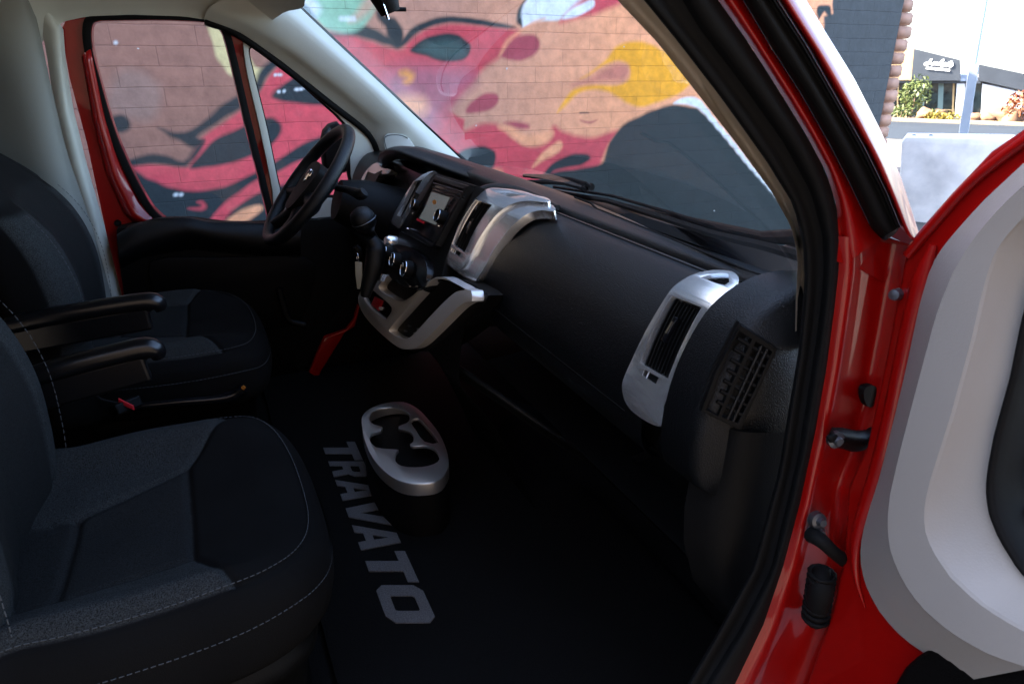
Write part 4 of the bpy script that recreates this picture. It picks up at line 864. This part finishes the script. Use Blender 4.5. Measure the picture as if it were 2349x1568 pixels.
# driver's outer vent beyond the wheel
PV = Plane((-.72, -.012, .70), (.12, -.9, .42))
bz = d_(traced('vent_bezel', cr(zc([(300,420),(330,340),(380,270),(430,232),(470,228),(500,270),(580,285),(560,320),(500,330),(440,370),(400,440),(370,500),(320,460)]), 3, True), PV, M['silver'], holes=[zc([(370,305),(435,325),(390,430),(325,415)])], n0=.004, n1=-.02, bevel=.004))
d_(traced('vent_back', zc([(360,295),(445,315),(400,440),(315,425)]), PV, M['black'], n0=-.012, n1=-.02))
d_(grid('driver_dash_top', drows(cr([(.25, .715), (.12, .735), (.04, .735), (.0, .71), (-.03, .66), (-.04, .60)], 3), np.linspace(-.90, -.62, 8)), M['dash']))
# instrument hood
def hood(px, x0, x1): return lipx(px, x0, x1)
h1 = hood([(872, 362), (876, 348), (890, 340), (915, 342), (960, 358), (1010, 376), (1060, 394), (1100, 408)], -.66, -.19)
h0 = [p+Vector((0, .13, -.03)) for p in h1]
h2 = [p+Vector((.0, -.006, -.012)) for p in h1]
h3 = hood([(880, 372), (884, 362), (893, 354), (915, 362), (940, 384), (962, 412), (975, 440), (985, 470)], -.64, -.22)
d_(loft('instrument_hood', [h0, [p+Vector((0, .05, .004)) for p in h1], h1, h2, [p+Vector((0, .03, -.02)) for p in h2]], M['dash'], n=24, m=4))
ic = d_(boxm('instrument_cluster', (-.62, .04, .60), (-.22, .06, .735), M['blackgloss']))
for x, r in ((-.52, .055), (-.36, .055)):
    o = lathe('gauge_ring', [(r, 0), (r, .004), (r-.004, .004), (r-.004, 0)], M['black'], (x, .038, .665), (0, -1, .2)); o.parent = ic
for k in range(5):
    o = tube('gauge_tick', [(-.27+.006*k, .036, .69+.004*k), (-.262+.006*k, .036, .685+.004*k)], .0008, M['white'], n=4); o.parent = ic
d_(grid('cluster_surround', drows(cr([(.04, .66), (-.02, .63), (-.05, .60), (-.05, .56)], 3), np.linspace(-.66, -.19, 8)), M['dash']))

# ---- radio and screen on the tilted centre panel
PR = Plane((0, -.06, .62), (0, -1, .48))
fr = zc([(905,350),(1290,440),(1215,560),(1010,965),(950,1000),(668,838),(700,780),(820,500)])
d_(traced('centre_panel', [(985, 392), (1080, 420), (1058, 470), (1030, 540), (1010, 590), (1000, 640), (960, 640), (900, 560), (905, 525), (935, 470)], PR, M['black'], n0=-.012, n1=-.04, bevel=.004))
rf = d_(traced('radio_frame', zc([(985,338),(1285,432),(1215,535),(985,965),(945,985),(668,838),(676,800),(860,480)]), PR, M['dash'], holes=[zc([(968,385),(1235,470),(960,950),(725,810)])], n0=.004, n1=-.012, bevel=.003))
rad = d_(traced('radio', zc([(962,392),(1228,480),(960,940),(732,805)]), PR, M['blackgloss'], n0=0, n1=-.01, bevel=.002))
scm = bpy.data.materials.new('lcd'); scm.use_nodes = True; b = scm.node_tree.nodes['Principled BSDF']; b.inputs['Base Color'].default_value = (.04, .042, .042, 1); b.inputs['Roughness'].default_value = .2; b.inputs['Emission Color'].default_value = (.55, .60, .60, 1); b.inputs['Emission Strength'].default_value = .011
def zr(p): return [((1050+a/7.129)*.834, (480+b/7.129)*.834) for a, b in p]
scr_ = traced('screen', zr([(985,345),(1340,450),(1200,730),(1060,990),(740,860),(880,600)]), PR, scm, n0=.0012, n1=-.001); scr_.parent = rad
o = traced('map_marker', cr(zr([(1010,520),(1060,500),(1080,560),(1040,590),(1010,560)]), 3, True), PR, M['orangemark'], n0=.0018, n1=.001); o.parent = rad
o = traced('red_label', zr([(700,860),(840,925),(820,965),(690,900)]), PR, M['redbtn'], n0=.0018, n1=-.001); o.parent = rad
for y in (0, 90, 150): 
    o = traced('slot', zr([(1010,150+y),(1640,340+y),(1630,360+y),(1000,170+y)]), PR, M['dash'] if y else M['steel'], n0=.002, n1=-.001); o.parent = rad
def knob(p, r, h, pl, nm='radio_knob', ring=True):
    c = pl.map(*pl.uv(*p), 0); o = lathe(nm, [(.0005, h*.82), (r*.72, h*.82), (r*.80, h), (r*.94, h), (r, h*.9), (r*1.06, 0)], M['black'], c, pl.n, n=32)
    a = lathe('chrome_ring', [(r*.92, h*.99), (r*.93, h*1.02), (r*.965, h*1.01), (r*.975, h*.96), (r*.94, h*.96)], M['chrome'], c, pl.n, n=40); a.parent = o; return o
d_(knob(zr([(715, 620)])[0], .013, .016, PR)); d_(knob(zr([(1215, 850)])[0], .015, .018, PR))
for q in ((630, 770), (1135, 1010), (525, 1065)):
    o = lathe('chrome_button', [(.0005, .004), (.002, .004), (.003, 0)], M['chrome'], PR.map(*PR.uv(*zr([q])[0]), .001), PR.n, n=10); o.parent = rad
for i in range(4):
    for side in (0, 1):
        q = zr([(900-40*i-60, 420+60*i) if not side else (1420-45*i, 500+60*i)])[0]; u, v = PR.uv(*q)
        o = plate('radio_button', [(u-.006, v-.0035), (u+.006, v-.0035), (u+.006, v+.0035), (u-.006, v+.0035)], [], PR.map, .0025, -.001, M['black'], bevel=.001); o.parent = rad
# climate knobs, silver cradle
PK = Plane((0, -.085, .56), (0, -1, .35))
base = d_(traced('climate_panel', cr(zc([(520,1120),(560,980),(680,960),(820,1020),(905,1130),(900,1280),(830,1360),(740,1350),(620,1290),(540,1200)]), 3, True), PK, M['blackgloss'], n0=.004, n1=-.03, bevel=.004))
for p in ((580, 1040), (655, 1105), (762, 1185)):
    k = knob(zc([p])[0], (.018 if p[0] < 700 else .020), .022, PK, 'climate_knob'); d_(k)
    c = PK.map(*PK.uv(*zc([p])[0]), .0215); o = boxm('knob_mark', (c.x-.0008, c.y-.001, c.z+.004), (c.x+.0008, c.y, c.z+.013), M['white']); o.parent = k
d_(tube('chrome_crescent', [PK.map(*PK.uv(*q), .012) for q in zc([(668,1280),(700,1318),(745,1342),(790,1340)])], .0016, M['chrome'], n=8, smoothn=4))
d_(lathe('ignition_shroud', [(.0005, .014), (.012, .014), (.017, .008), (.019, 0), (.019, -.02)], M['silver'], PK.map(*PK.uv(*zc([(565, 935)])[0]), 0), PK.n))

PG = Plane((0, -.078, .50), (0, -1, .12))
def z7(p): return [((900+a/2.24)*.834, (700+b/2.24)*.834) for a, b in p]
outer = z7([(925,222),(900,215),(850,228),(770,290),(700,360),(620,440),(560,492),(500,522),(460,510),(410,470)])
silver = z7([(640,176),(690,146),(715,138),(760,142),(820,175),(875,205),(905,216),(925,225),(928,285),(890,292),(830,330),(740,420),(660,500),(600,555),(550,578),(490,578),(430,545),(330,460),(250,370),(215,290),(225,230),(262,205),(300,195),(360,130),(392,132),(345,190),(362,225),(440,275),(480,287),(520,275),(580,232)])
hole_sw = z7([(262,215),(285,205),(345,250),(425,325),(400,385),(380,395),(300,335),(252,270)])
hole_bin = z7([(735,150),(800,165),(885,212),(830,228),(760,285),(680,365),(600,450),(550,500),(510,518),(460,505),(420,480),(408,462),(440,420),(520,330),(640,195),(690,150)])
cs = d_(traced('console_trim', silver, PG, M['silverlo'], holes=[cr(hole_sw, 3, True), cr(hole_bin, 3, True)], sm=3, n0=.012, n1=-.012, bevel=.005, bseg=3, hsm=0))
d_(traced('console_body', cr(z7([(715,132),(925,220),(935,300),(700,520),(540,600),(430,565),(310,470),(205,300),(220,200),(360,110)]), 2, True), PG, M['black'], n0=-.012, n1=-.08, bevel=.006))
sw = d_(traced('switch_bank', hole_sw, PG, M['blackgloss'], n0=.006, n1=-.012))
o = traced('hazard_switch', z7([(310,258),(362,285),(335,345),(288,308)]), PG, M['redbtn'], n0=.009, n1=.004, bevel=.001); o.parent = sw
o = traced('switch_mark', z7([(342,318),(360,328),(352,342),(335,332)]), PG, M['white'], n0=.0098, n1=.004); o.parent = sw
for q in ((462,470),(485,440),(540,460),(560,475),(520,485)):
    o = traced('socket_mark', z7([(q[0]-8,q[1]-6),(q[0]+8,q[1]),(q[0]+4,q[1]+8),(q[0]-9,q[1]+4)]), PG, M['steel'], n0=-.008, n1=-.014); d_(o)
d_(traced('gloss_reflector', z7([(322,122),(368,125),(350,165),(318,165)]), PK, M['silver'], n0=.012, n1=0, bevel=.002))

# ---- gear lever, stalks, steering column and wheel
gk = v_(lathe('gear_lever', [(.0005, .034), (.012, .033), (.024, .026), (.030, .012), (.031, 0), (.027, -.014), (.016, -.026), (.010, -.034), (.010, -.09)], M['dash'], at(835, 506, 'x', -.21), (.15, -.45, .9)))
o = tube('lever_boot', [at(850, 545, 'x', -.20), at(862, 570, 'x', -.20), at(858, 610, 'x', -.19), at(845, 650, 'x', -.19), at(838, 680, 'x', -.19)], [.012, .026, .024, .018, .012], M['dash'], n=16, smoothn=4); o.parent = gk
o = tube('chrome_collar', [at(835, 506, 'x', -.21)+Vector((math.cos(a)*.0315, math.sin(a)*.029, math.sin(a)*.012)) for a in np.linspace(0, 2*math.pi, 25)[:-1]], .0012, M['steel'], closed=True, n=6); o.parent = gk
key = root('ignition_key', tuple(at(825, 620, 'x', -.24)), 'key with chrome ring and pale tag hanging beside the gear lever', 'key'); kp = PartSet(key)
c = at(820, 590, 'x', -.24); kp(tube('key_ring', [c+Vector((math.cos(a)*.010, 0, math.sin(a)*.011)) for a in np.linspace(0, 2*math.pi, 17)[:-1]], .0014, M['chrome'], closed=True, n=6))
kp(traced('key_tag', [(814, 600), (829, 602), (830, 640), (824, 663), (819, 662), (815, 630)], Plane(c, (.5, -.8, .1)), M['cream'], n1=-.003, bevel=.001))
kp(tube('key_head', [at(815, 565, 'x', -.25), at(822, 575, 'x', -.25), at(824, 590, 'x', -.25)], [.008, .010, .006], M['black'], smoothn=3))
st = v_(tube('wiper_stalk', [at(770, 430, 'x', -.40), at(800, 436, 'x', -.36), at(826, 446, 'x', -.31), at(836, 440, 'x', -.30)], [.008, .010, .015, .013], M['dash'], n=14, smoothn=4))
st2 = v_(tube('column_shroud', [(-.455, -.17, .665), (-.455, -.10, .64), (-.455, .0, .60), (-.455, .05, .58)], [.055, .075, .085, .085], M['black'], n=20, smoothn=4))
SWC = Vector((-.455, -.242, .710)); SN = Vector((0, -.758, .652)).normalized(); SU = Vector((0, .652, .758)).normalized(); SX = Vector((1, 0, 0)); SRr = .178
def swp(a, b, n=0): return SWC+SX*a+SU*b+SN*n
sw_ = bpy.data.objects.new('steering_wheel', None); COL.objects.link(sw_); adopt(sw_, van)
def w_(o): o.parent = sw_; return o
w_(tube('rim', [swp(SRr*math.cos(t), SRr*math.sin(t)*(1 if math.sin(t) > -.8 else 1)) for t in np.linspace(0, 2*math.pi, 65)[:-1]], .0165, M['dash'], closed=True, n=16))
for a, dx in ((-18, 1), (198, 1), (-62, .8), (242, .8)):
    t = R_(a); w_(tube('spoke', [swp(.045*math.cos(t), .045*math.sin(t)-.01, -.02), swp(.11*math.cos(t), .11*math.sin(t), -.018), swp(SRr*math.cos(t), SRr*math.sin(t), -.002)], [.028, .02, .014], M['dash'], n=12, smoothn=4))
hub = w_(plate('hub', [(a, b) for a, b in cr([(-.07, .03), (-.06, .055), (0, .066), (.06, .055), (.07, .03), (.055, -.04), (.035, -.075), (0, -.085), (-.035, -.075), (-.055, -.04)], 4, True)], [], lambda u, v, n: swp(u, v, n), .012, -.045, M['black'], bevel=.014, bseg=4))
em = [[(-.016, .002), (-.022, .012), (-.018, .024), (-.006, .026), (-.002, .016)], [(.016, .002), (.022, .012), (.018, .024), (.006, .026), (.002, .016)], [(-.006, .014), (-.005, -.002), (0, -.012), (.005, -.002), (.006, .014)]]
for e_ in em: o = tube('emblem', [swp(a, b+.012, .014) for a, b in e_], .0022, M['chrome'], smoothn=3, n=8); o.parent = hub

# ------------------------------------------------------------ cup holder on the floor, mats
ch = root('cup_holder', (0, -.15, 0), 'silver rimmed double cup holder console standing on the floor between the seats and dashboard', 'cup holder'); hp = PartSet(ch)
PF = Plane((0, 0, .15), (0, 0, 1), up=(0, 1, 0))
def zf(p): return [((900+a/2.24)*.834, (700+b/2.24)*.834) for a, b in p]
co = zf([(212,1030),(222,985),(260,950),(330,920),(420,905),(490,912),(560,950),(620,1010),(690,1100),(735,1200),(748,1280),(740,1320),(700,1380),(630,1405),(520,1408),(430,1385),(350,1330),(280,1250),(230,1140)])
fpx = zf([(262,990),(300,955),(380,942),(450,950),(500,975),(508,1010),(490,1035),(440,1055),(450,1075),(500,1085),(530,1110),(530,1150),(510,1165),(530,1180),(600,1175),(660,1195),(690,1240),(680,1275),(620,1300),(540,1308),(460,1300),(420,1270),(425,1220),(440,1200),(380,1195),(300,1185),(262,1140),(275,1105),(330,1085),(340,1060),(290,1045),(262,1020)])
slot = zf([(515,1025),(560,1008),(600,1045),(685,1155),(600,1150),(550,1085)])
hp(traced('rim', co, PF, M['rimsilver'], holes=[fpx, slot], n0=.0, n1=-.007, sm=3, hsm=2, bevel=.003, bseg=3))
cc = np.array(co).mean(0); hp(traced('rim_band', [tuple(cc+(np.array(p)-cc)*1.003) for p in co], PF, M['rimsilver'], holes=[cr([tuple(cc+(np.array(p)-cc)*.95) for p in co], 3, True)], n0=-.002, n1=-.032, sm=3, bevel=.003, bseg=3))
hp(traced('well', fpx, PF, M['black'], n0=-.045, n1=-.05))
hp(traced('slot_floor', slot, PF, M['black'], n0=-.02, n1=-.03))
hp(traced('base', [(a, b) for a, b in co], PF, M['black'], n0=-.036, n1=-.15, sm=3))
o = hp(lathe('coin_button', [(.0005, .003), (.004, .003), (.005, 0)], M['steel'], PF.map(*PF.uv(*zf([(655, 1250)])[0]), -.04), (0, 0, 1), n=12))

mt = root('floor_mat', (.1, 0, 0), 'black carpet mat with grey lettering in front of the passenger seat', 'floor mat'); mp = PartSet(mt)
PM = Plane((0, 0, .004), (0, 0, 1), up=(0, 1, 0))
mp(plate('carpet', cr([(-.62, -.42), (.70, -.42), (.86, -.38), (.90, -.1), (.88, .22), (.80, .27), (.2, .27), (.12, .18), (-.15, .18), (-.3, .26), (-.75, .26), (-.82, .1), (-.82, -.38)], 4, True), [], lambda u, v, n: Vector((u, v, n)), .006, -.010, M['carpet'], bevel=.004))
# lettering T R A V A T O, slanted block capitals
W_L = .085; hL = .075
LET = {'T': ([[(0, 1), (0, .76), (.32, .76), (.32, 0), (.64, 0), (.64, .76), (.96, .76), (.96, 1)]], []),
       'R': ([[(0, 0), (0, 1), (.72, 1), (.92, .86), (.92, .56), (.78, .42), (.96, 0), (.64, 0), (.50, .34), (.28, .34), (.28, 0)]], [[(.28, .56), (.60, .56), (.66, .62), (.66, .74), (.60, .80), (.28, .80)]]),
       'A': ([[(0, 0), (.32, 1), (.70, 1), (1.0, 0), (.70, 0), (.64, .2), (.34, .2), (.29, 0)]], [[(.40, .40), (.60, .40), (.51, .76)]]),
       'V': ([[(0, 1), (.32, 0), (.68, 0), (1.0, 1), (.70, 1), (.51, .32), (.31, 1)]], []),
       'O': ([[(.16, 0), (0, .16), (0, .84), (.16, 1), (.84, 1), (1, .84), (1, .16), (.84, 0)]], [[(.32, .25), (.68, .25), (.70, .3), (.70, .72), (.66, .76), (.34, .76), (.30, .72), (.30, .3)]])}
tx = [(-.318, .110, 'T'), (-.205, .085, 'R'), (-.108, .098, 'A'), (-.008, .104, 'V'), (.096, .096, 'A'), (.196, .110, 'T'), (.312, .112, 'O')]
V, F = [], []
lt = bmesh.new()
for x0, wd, ch_ in tx:
    ol, hl = LET[ch_]
    o = plate('lettering', ol[0], hl, lambda u, v, n, x0=x0, wd=wd: Vector((x0+u*wd+v*.04, -.306+v*.088, n)), .0085, .004, M['mattext'])
    lt.from_mesh(o.data); bpy.data.objects.remove(o)
me = bpy.data.meshes.new('lettering'); lt.to_mesh(me); lt.free(); me.materials.append(M['mattext']); o = bpy.data.objects.new('lettering', me); link(o); mp(o)

# ------------------------------------------------------------ seats
def inpoly(P, X, Y):
    P = np.array(P); ins = np.zeros(X.shape, bool); d2 = np.full(X.shape, 9.)
    for i in range(len(P)):
        a, b = P[i], P[(i+1) % len(P)]; ab = b-a; t = np.clip(((X-a[0])*ab[0]+(Y-a[1])*ab[1])/(ab@ab+1e-12), 0, 1)
        d2 = np.minimum(d2, (X-a[0]-t*ab[0])**2+(Y-a[1]-t*ab[1])**2)
        c = (a[1] > Y) != (b[1] > Y)
        with np.errstate(divide='ignore', invalid='ignore'): xi = a[0]+(Y-a[1])/(b[1]-a[1]+1e-15)*ab[0]
        ins ^= c & (X < xi)
    return ins, np.sqrt(d2)
def attr(o, vals):
    a = o.data.attributes.new('zone', 'FLOAT', 'POINT'); a.data.foreach_set('value', np.asarray(vals, np.float32))
OUT = [(.20, -.90), (.165, -.78), (.142, -.66), (.138, -.56), (.152, -.475), (.20, -.432), (.30, -.408), (.42, -.400), (.53, -.405), (.605, -.425), (.658, -.467), (.688, -.535), (.700, -.64), (.695, -.78), (.66, -.90)]
FRONT = [(.324, -.598), (.140, -.500), (.16, -.30), (.75, -.30), (.76, -.5), (.70, -.520), (.576, -.592)]
INS = [(.324, -.598), (.576, -.592), (.600, -.74), (.59, -1.0), (.40, -1.0), (.400, -.752)]
def seat(mirror, rt_label, loc):
    """built for the passenger side; mirror flips it about its own middle, then it is shifted to the driver side"""
    mid = .438
    def T(p):
        x, y, z = p
        if mirror: x = 2*mid-x; x -= .885
        return Vector((x, y, z))
    rt = root('cab_seat', loc, rt_label, 'seat', 'cab seats'); s_ = PartSet(rt)
    out = np.array(cr(OUT, 24, True)); c = np.array((.438, -.66)); rings = []; K = 84
    for k in range(K+1):
        t = (k/K)
        P = c+(out-c)*t; e = np.clip((t-.80)/.20, 0, 1)
        z = .385-.012*np.exp(-((P[:, 0]-.44)/.12)**2)*(P[:, 1] < 9)-.045*(1-np.sqrt(np.clip(1-e*e, 0, 1)))-.028*np.clip((P[:, 1]+.50)/.10, 0, 1)**2*1.0
        z = z+.022*np.exp(-((np.abs(P[:, 0]-.438)-.215)/.05)**2)*np.clip((-.46-P[:, 1])/.1, 0, 1)*(1-e)
        rings.append((P, z))
    for q, (f, dz) in enumerate(((1.004, -.015), (1.008, -.035), (1.004, -.055), (.99, -.075), (.96, -.088), (.88, -.092))):
        P = c+(out-c)*f; rings.append((P, rings[K][1]*0+.338+dz-.028*np.clip((P[:, 1]+.50)/.10, 0, 1)**2*.5))
    X = np.concatenate([r[0][:, 0] for r in rings]); Y = np.concatenate([r[0][:, 1] for r in rings]); Z = np.concatenate([r[1] for r in rings])
    inF, dF = inpoly(FRONT, X, Y); inI, dI = inpoly(INS, X, Y)
    top = np.arange(len(X)) < (K+1)*len(out)
    tcoord = np.repeat(np.arange(len(rings)), len(out))/K
    zone = np.where(top & (tcoord < .90), 1.0, 0.0)
    zone[inF] = 0
    zone = np.where(inI & ~inF & top, .45, zone)
    sea = np.minimum(np.where(top, dF, 9), np.where(top, dI, 9)); sea = np.where(tcoord < .90, sea, 9)
    Z = Z-.006*np.exp(-(sea/.006)**2)-.003*np.exp(-((tcoord-.90)/.012)**2)
    ins3 = (Y < -.70) & (Y > -.90); Z = Z-.006*np.exp(-((Y+.750)/.006)**2)*inI
    Z = Z+.0018*np.sin(X*31+Y*17)*np.sin(Y*23-X*9)
    n = len(out); V = [T((x, y, z)) for x, y, z in zip(X, Y, Z)]
    F = [(i*n+j, i*n+(j+1) % n, (i+1)*n+(j+1) % n, (i+1)*n+j) for i in range(len(rings)-1) for j in range(n)]
    if mirror: F = [f[::-1] for f in F]
    cu = mesh('cushion', V, F, M['fabric'], smooth=True); attr(cu, zone); s_(cu)
    # stitching: two dashed threads following the outline
    for f, zz_ in ((.895, .001), (1.004, -.008)):
        P = c+(out-c)*f; k_ = int(round(f*K)); k_ = min(k_, K+1); zr_ = rings[k_][1]
        L_ = [(P[j][0], P[j][1], zr_[j]+.0022+(zz_ if f > 1 else 0)) for j in range(n) if P[j][1] > -.84]
        # rotate list so it is continuous
        start = max(range(len(L_)), key=lambda i: (np.linalg.norm(np.array(L_[i])-np.array(L_[i-1]))))
        L_ = L_[start:]+L_[:start]; R2 = resample(L_, 420 if f < 1 else 460)
        Vs, Fs = [], []
        for j in range(0, len(R2)-2, 3):
            a, b = T(R2[j]), T(R2[j+2]); d = (b-a).normalized(); sd2 = d.cross(Vector((0, 0, 1))).normalized()*.0005; up = Vector((0, 0, .0005)); k0 = len(Vs)
            for p in (a, b): Vs += [p-sd2-up, p+sd2-up, p+sd2+up, p-sd2+up]
            Fs += [(k0, k0+1, k0+5, k0+4), (k0+1, k0+2, k0+6, k0+5), (k0+2, k0+3, k0+7, k0+6), (k0+3, k0, k0+4, k0+7), (k0, k0+3, k0+2, k0+1), (k0+4, k0+5, k0+6, k0+7)]
        o = mesh('stitching', Vs, Fs, M['stitch']); o.parent = cu
    # backrest: stacked rounded sections leaning back
    secs = []
    zsn = [(.30, -.80, .235, .075), (.36, -.785, .245, .085), (.45, -.775, .255, .09), (.56, -.775, .258, .09), (.66, -.80, .252, .085), (.74, -.85, .235, .075), (.80, -.905, .20, .065), (.84, -.95, .15, .045), (.855, -.97, .08, .02)]
    ss = cr([tuple(q) for q in zsn], 6)
    NB = 96
    for (z, yf, hw, th) in ss:
        row = []
        for k in range(NB):
            a = 2*math.pi*k/NB; ca, sa = math.cos(a), math.sin(a); e = .45
            x = hw*math.copysign(abs(ca)**e, ca); y = th*math.copysign(abs(sa)**(e+.15), sa)
            yy_ = yf-th+y
            if sa > 0: yy_ -= .035*math.exp(-(x/.13)**2)*min(1, th/.08)
            row.append((mid+x, yy_, z))
        secs.append(row)
    X = np.array([p[0] for r in secs for p in r]); Y = np.array([p[1] for r in secs for p in r]); Z = np.array([p[2] for r in secs for p in r])
    rel = X-mid; frontf = np.tile(np.array([math.sin(2*math.pi*k/NB) > .15 for k in range(NB)]), len(secs))
    panel = frontf & (np.abs(rel) < .20-.10*np.clip((Z-.55)/.3, 0, 1)+.02)
    bol = frontf & ~panel & (Z < .80)
    zone = np.where(panel, .55, 0.)
    side = frontf & (np.abs(rel) >= .14) & (Z < .72); zone = np.where(side, 1.0, zone); 
    zone = np.where((np.abs(rel) < .15) & frontf, .35, zone); zone = np.where(Z > .74, .15, zone)
    Y = Y-.005*np.exp(-((np.abs(rel)-.145)/.006)**2)*frontf-.005*np.exp(-((Z-.735)/.007)**2)*frontf
    V = [T(p) for p in zip(X, Y, Z)]
    F = [(i*NB+j, i*NB+(j+1) % NB, (i+1)*NB+(j+1) % NB, (i+1)*NB+j) for i in range(len(secs)-1) for j in range(NB)]+[tuple(range((len(secs)-1)*NB, len(secs)*NB)), tuple(range(NB))[::-1]]
    bk = mesh('backrest', V, F, M['fabric'], smooth=True); attr(bk, zone); s_(bk)
    for sx in (-1, 1):
        Vs, Fs = [], []; L_ = []
        for i, (z, yf, hw, th) in enumerate(ss):
            if z > .73: break
            xx = sx*(hw-.030); L_.append((mid+xx, yf-.006+.003, z))
        R2 = resample(L_, 110)
        for j in range(0, len(R2)-2, 3):
            a, b = T(R2[j]), T(R2[j+2]); k0 = len(Vs); w2 = Vector((.0004, 0, 0)); up = Vector((0, .0006, 0))
            for p in (a, b): Vs += [p-w2-up, p+w2-up, p+w2+up, p-w2+up]
            Fs += [(k0, k0+1, k0+5, k0+4), (k0+1, k0+2, k0+6, k0+5), (k0+2, k0+3, k0+7, k0+6), (k0+3, k0, k0+4, k0+7), (k0, k0+3, k0+2, k0+1), (k0+4, k0+5, k0+6, k0+7)]
        o = mesh('stitching', Vs, Fs, M['stitch']); o.parent = bk
    # head rest (above the frame)
    s_(loft('head_rest', [[T((mid+.13*math.cos(a)*f, -1.01+.05*math.sin(a)*f, z)) for a in np.linspace(0, 2*math.pi, 25)] for z, f in ((.90, .7), (.92, 1), (1.02, 1.05), (1.08, .95), (1.10, .5))], M['fabric'], n=25, m=3))
    # plastic base with rail
    base_o = np.array(cr([(.22, -.86), (.19, -.60), (.22, -.46), (.34, -.42), (.52, -.42), (.66, -.455), (.70, -.60), (.69, -.86)], 6, True))
    s_(grid('seat_base', [[T((p[0], p[1], z)) for p in c+(base_o-c)*f] for f, z in ((.90, .245), (.93, .232), (.93, .21), (.86, .19), (.78, .02), (.82, .0))], M['black'], closed_v=True))
    # trim strip along the near side with fine ridges
    for dz, r_ in ((.0, .0045), (-.018, .003)):
        s_(tube('side_rail', [T(p) for p in [(.670, -.86, .225+dz), (.680, -.70, .225+dz), (.668, -.56, .228+dz), (.635, -.485, .23+dz), (.57, -.44, .232+dz)]], r_, M['blackgloss'], n=8, smoothn=5))
    # arm rest on the inboard side
    return rt, s_, T
rtP, sP, TP = seat(False, 'passenger seat in the foreground, two tone grey cloth cushion with pale stitching', (.44, -.66, 0))
rtD, sD, TD = seat(True, 'driver seat behind the steering wheel, dark cloth with its arm rest folded down', (-.447, -.66, 0))
def armrest(ps, tip, back, x, r=.0205):
    a = Vector(tip); b = Vector(back); rows = []
    path = [b, b.lerp(a, .35)+Vector((0, 0, .004)), b.lerp(a, .75)+Vector((0, 0, .004)), a+Vector((0, -.012, 0)), a+Vector((0, .002, -.008)), a+Vector((0, .006, -.022))]
    ar = ps(tube('arm_rest', path, [r*.95, r, r, r*1.02, r*.9, r*.55], M['armr'], n=18, smoothn=5))
    # hanging side skirt of the arm rest
    u = (a-b).normalized(); V = []
    o = boxm('arm_skirt', (-.014, -.01, -.06), (.014, (a-b).length-.02, -.005), M['armr'], bevel=.006, M=Matrix.Translation(b) @ Matrix(((1, 0, 0), (0, u.y, -u.z), (0, u.z, u.y))).to_4x4()); o.parent = ar
M['armr'] = mat('arm_rest_vinyl', (.004, .004, .0045), .28, bump=.1, bscale=500)
tipD = at(358, 690, 'x', -.165); bakD = at(20, 748, 'x', -.165); armrest(sD, tipD, bakD, -.165)
tipP = at(352, 796, 'x', .125); bakP = at(60, 870, 'x', .125); armrest(sP, tipP, bakP, .125)
# belt buckle and lever beside the driver seat
bu = sD(boxm('belt_buckle', (-.018, -.028, -.012), (.018, .028, .012), M['black'], bevel=.004, M=Matrix.Translation(at(288, 930, 'x', -.06)) @ Matrix.Rotation(R_(35), 4, 'Z') @ Matrix.Rotation(R_(-20), 4, 'Y')))
o = traced('buckle_button', [(270, 913), (304, 930), (306, 940), (272, 924)], Plane(at(288, 930, 'x', -.04), (1, -.3, .4)), M['redbtn'], n1=-.006, bevel=.001); o.parent = bu
sD(tube('belt_strap', [at(210, 895, 'x', -.05), at(230, 915, 'x', -.05), at(270, 925, 'x', -.06)], .003, M['black'], n=6, smoothn=3))
hb = v_(tube('parking_brake', [at(300, 933, 'x', -.13), at(400, 923, 'x', -.13), at(520, 912, 'x', -.13), at(560, 890, 'x', -.13)], [.008, .010, .013, .013], M['blackgloss'], n=12, smoothn=4))
o = tube('brake_button', [at(556, 891, 'x', -.12), at(561, 886, 'x', -.12)], .0045, M['orangemark'], n=8); o.parent = hb
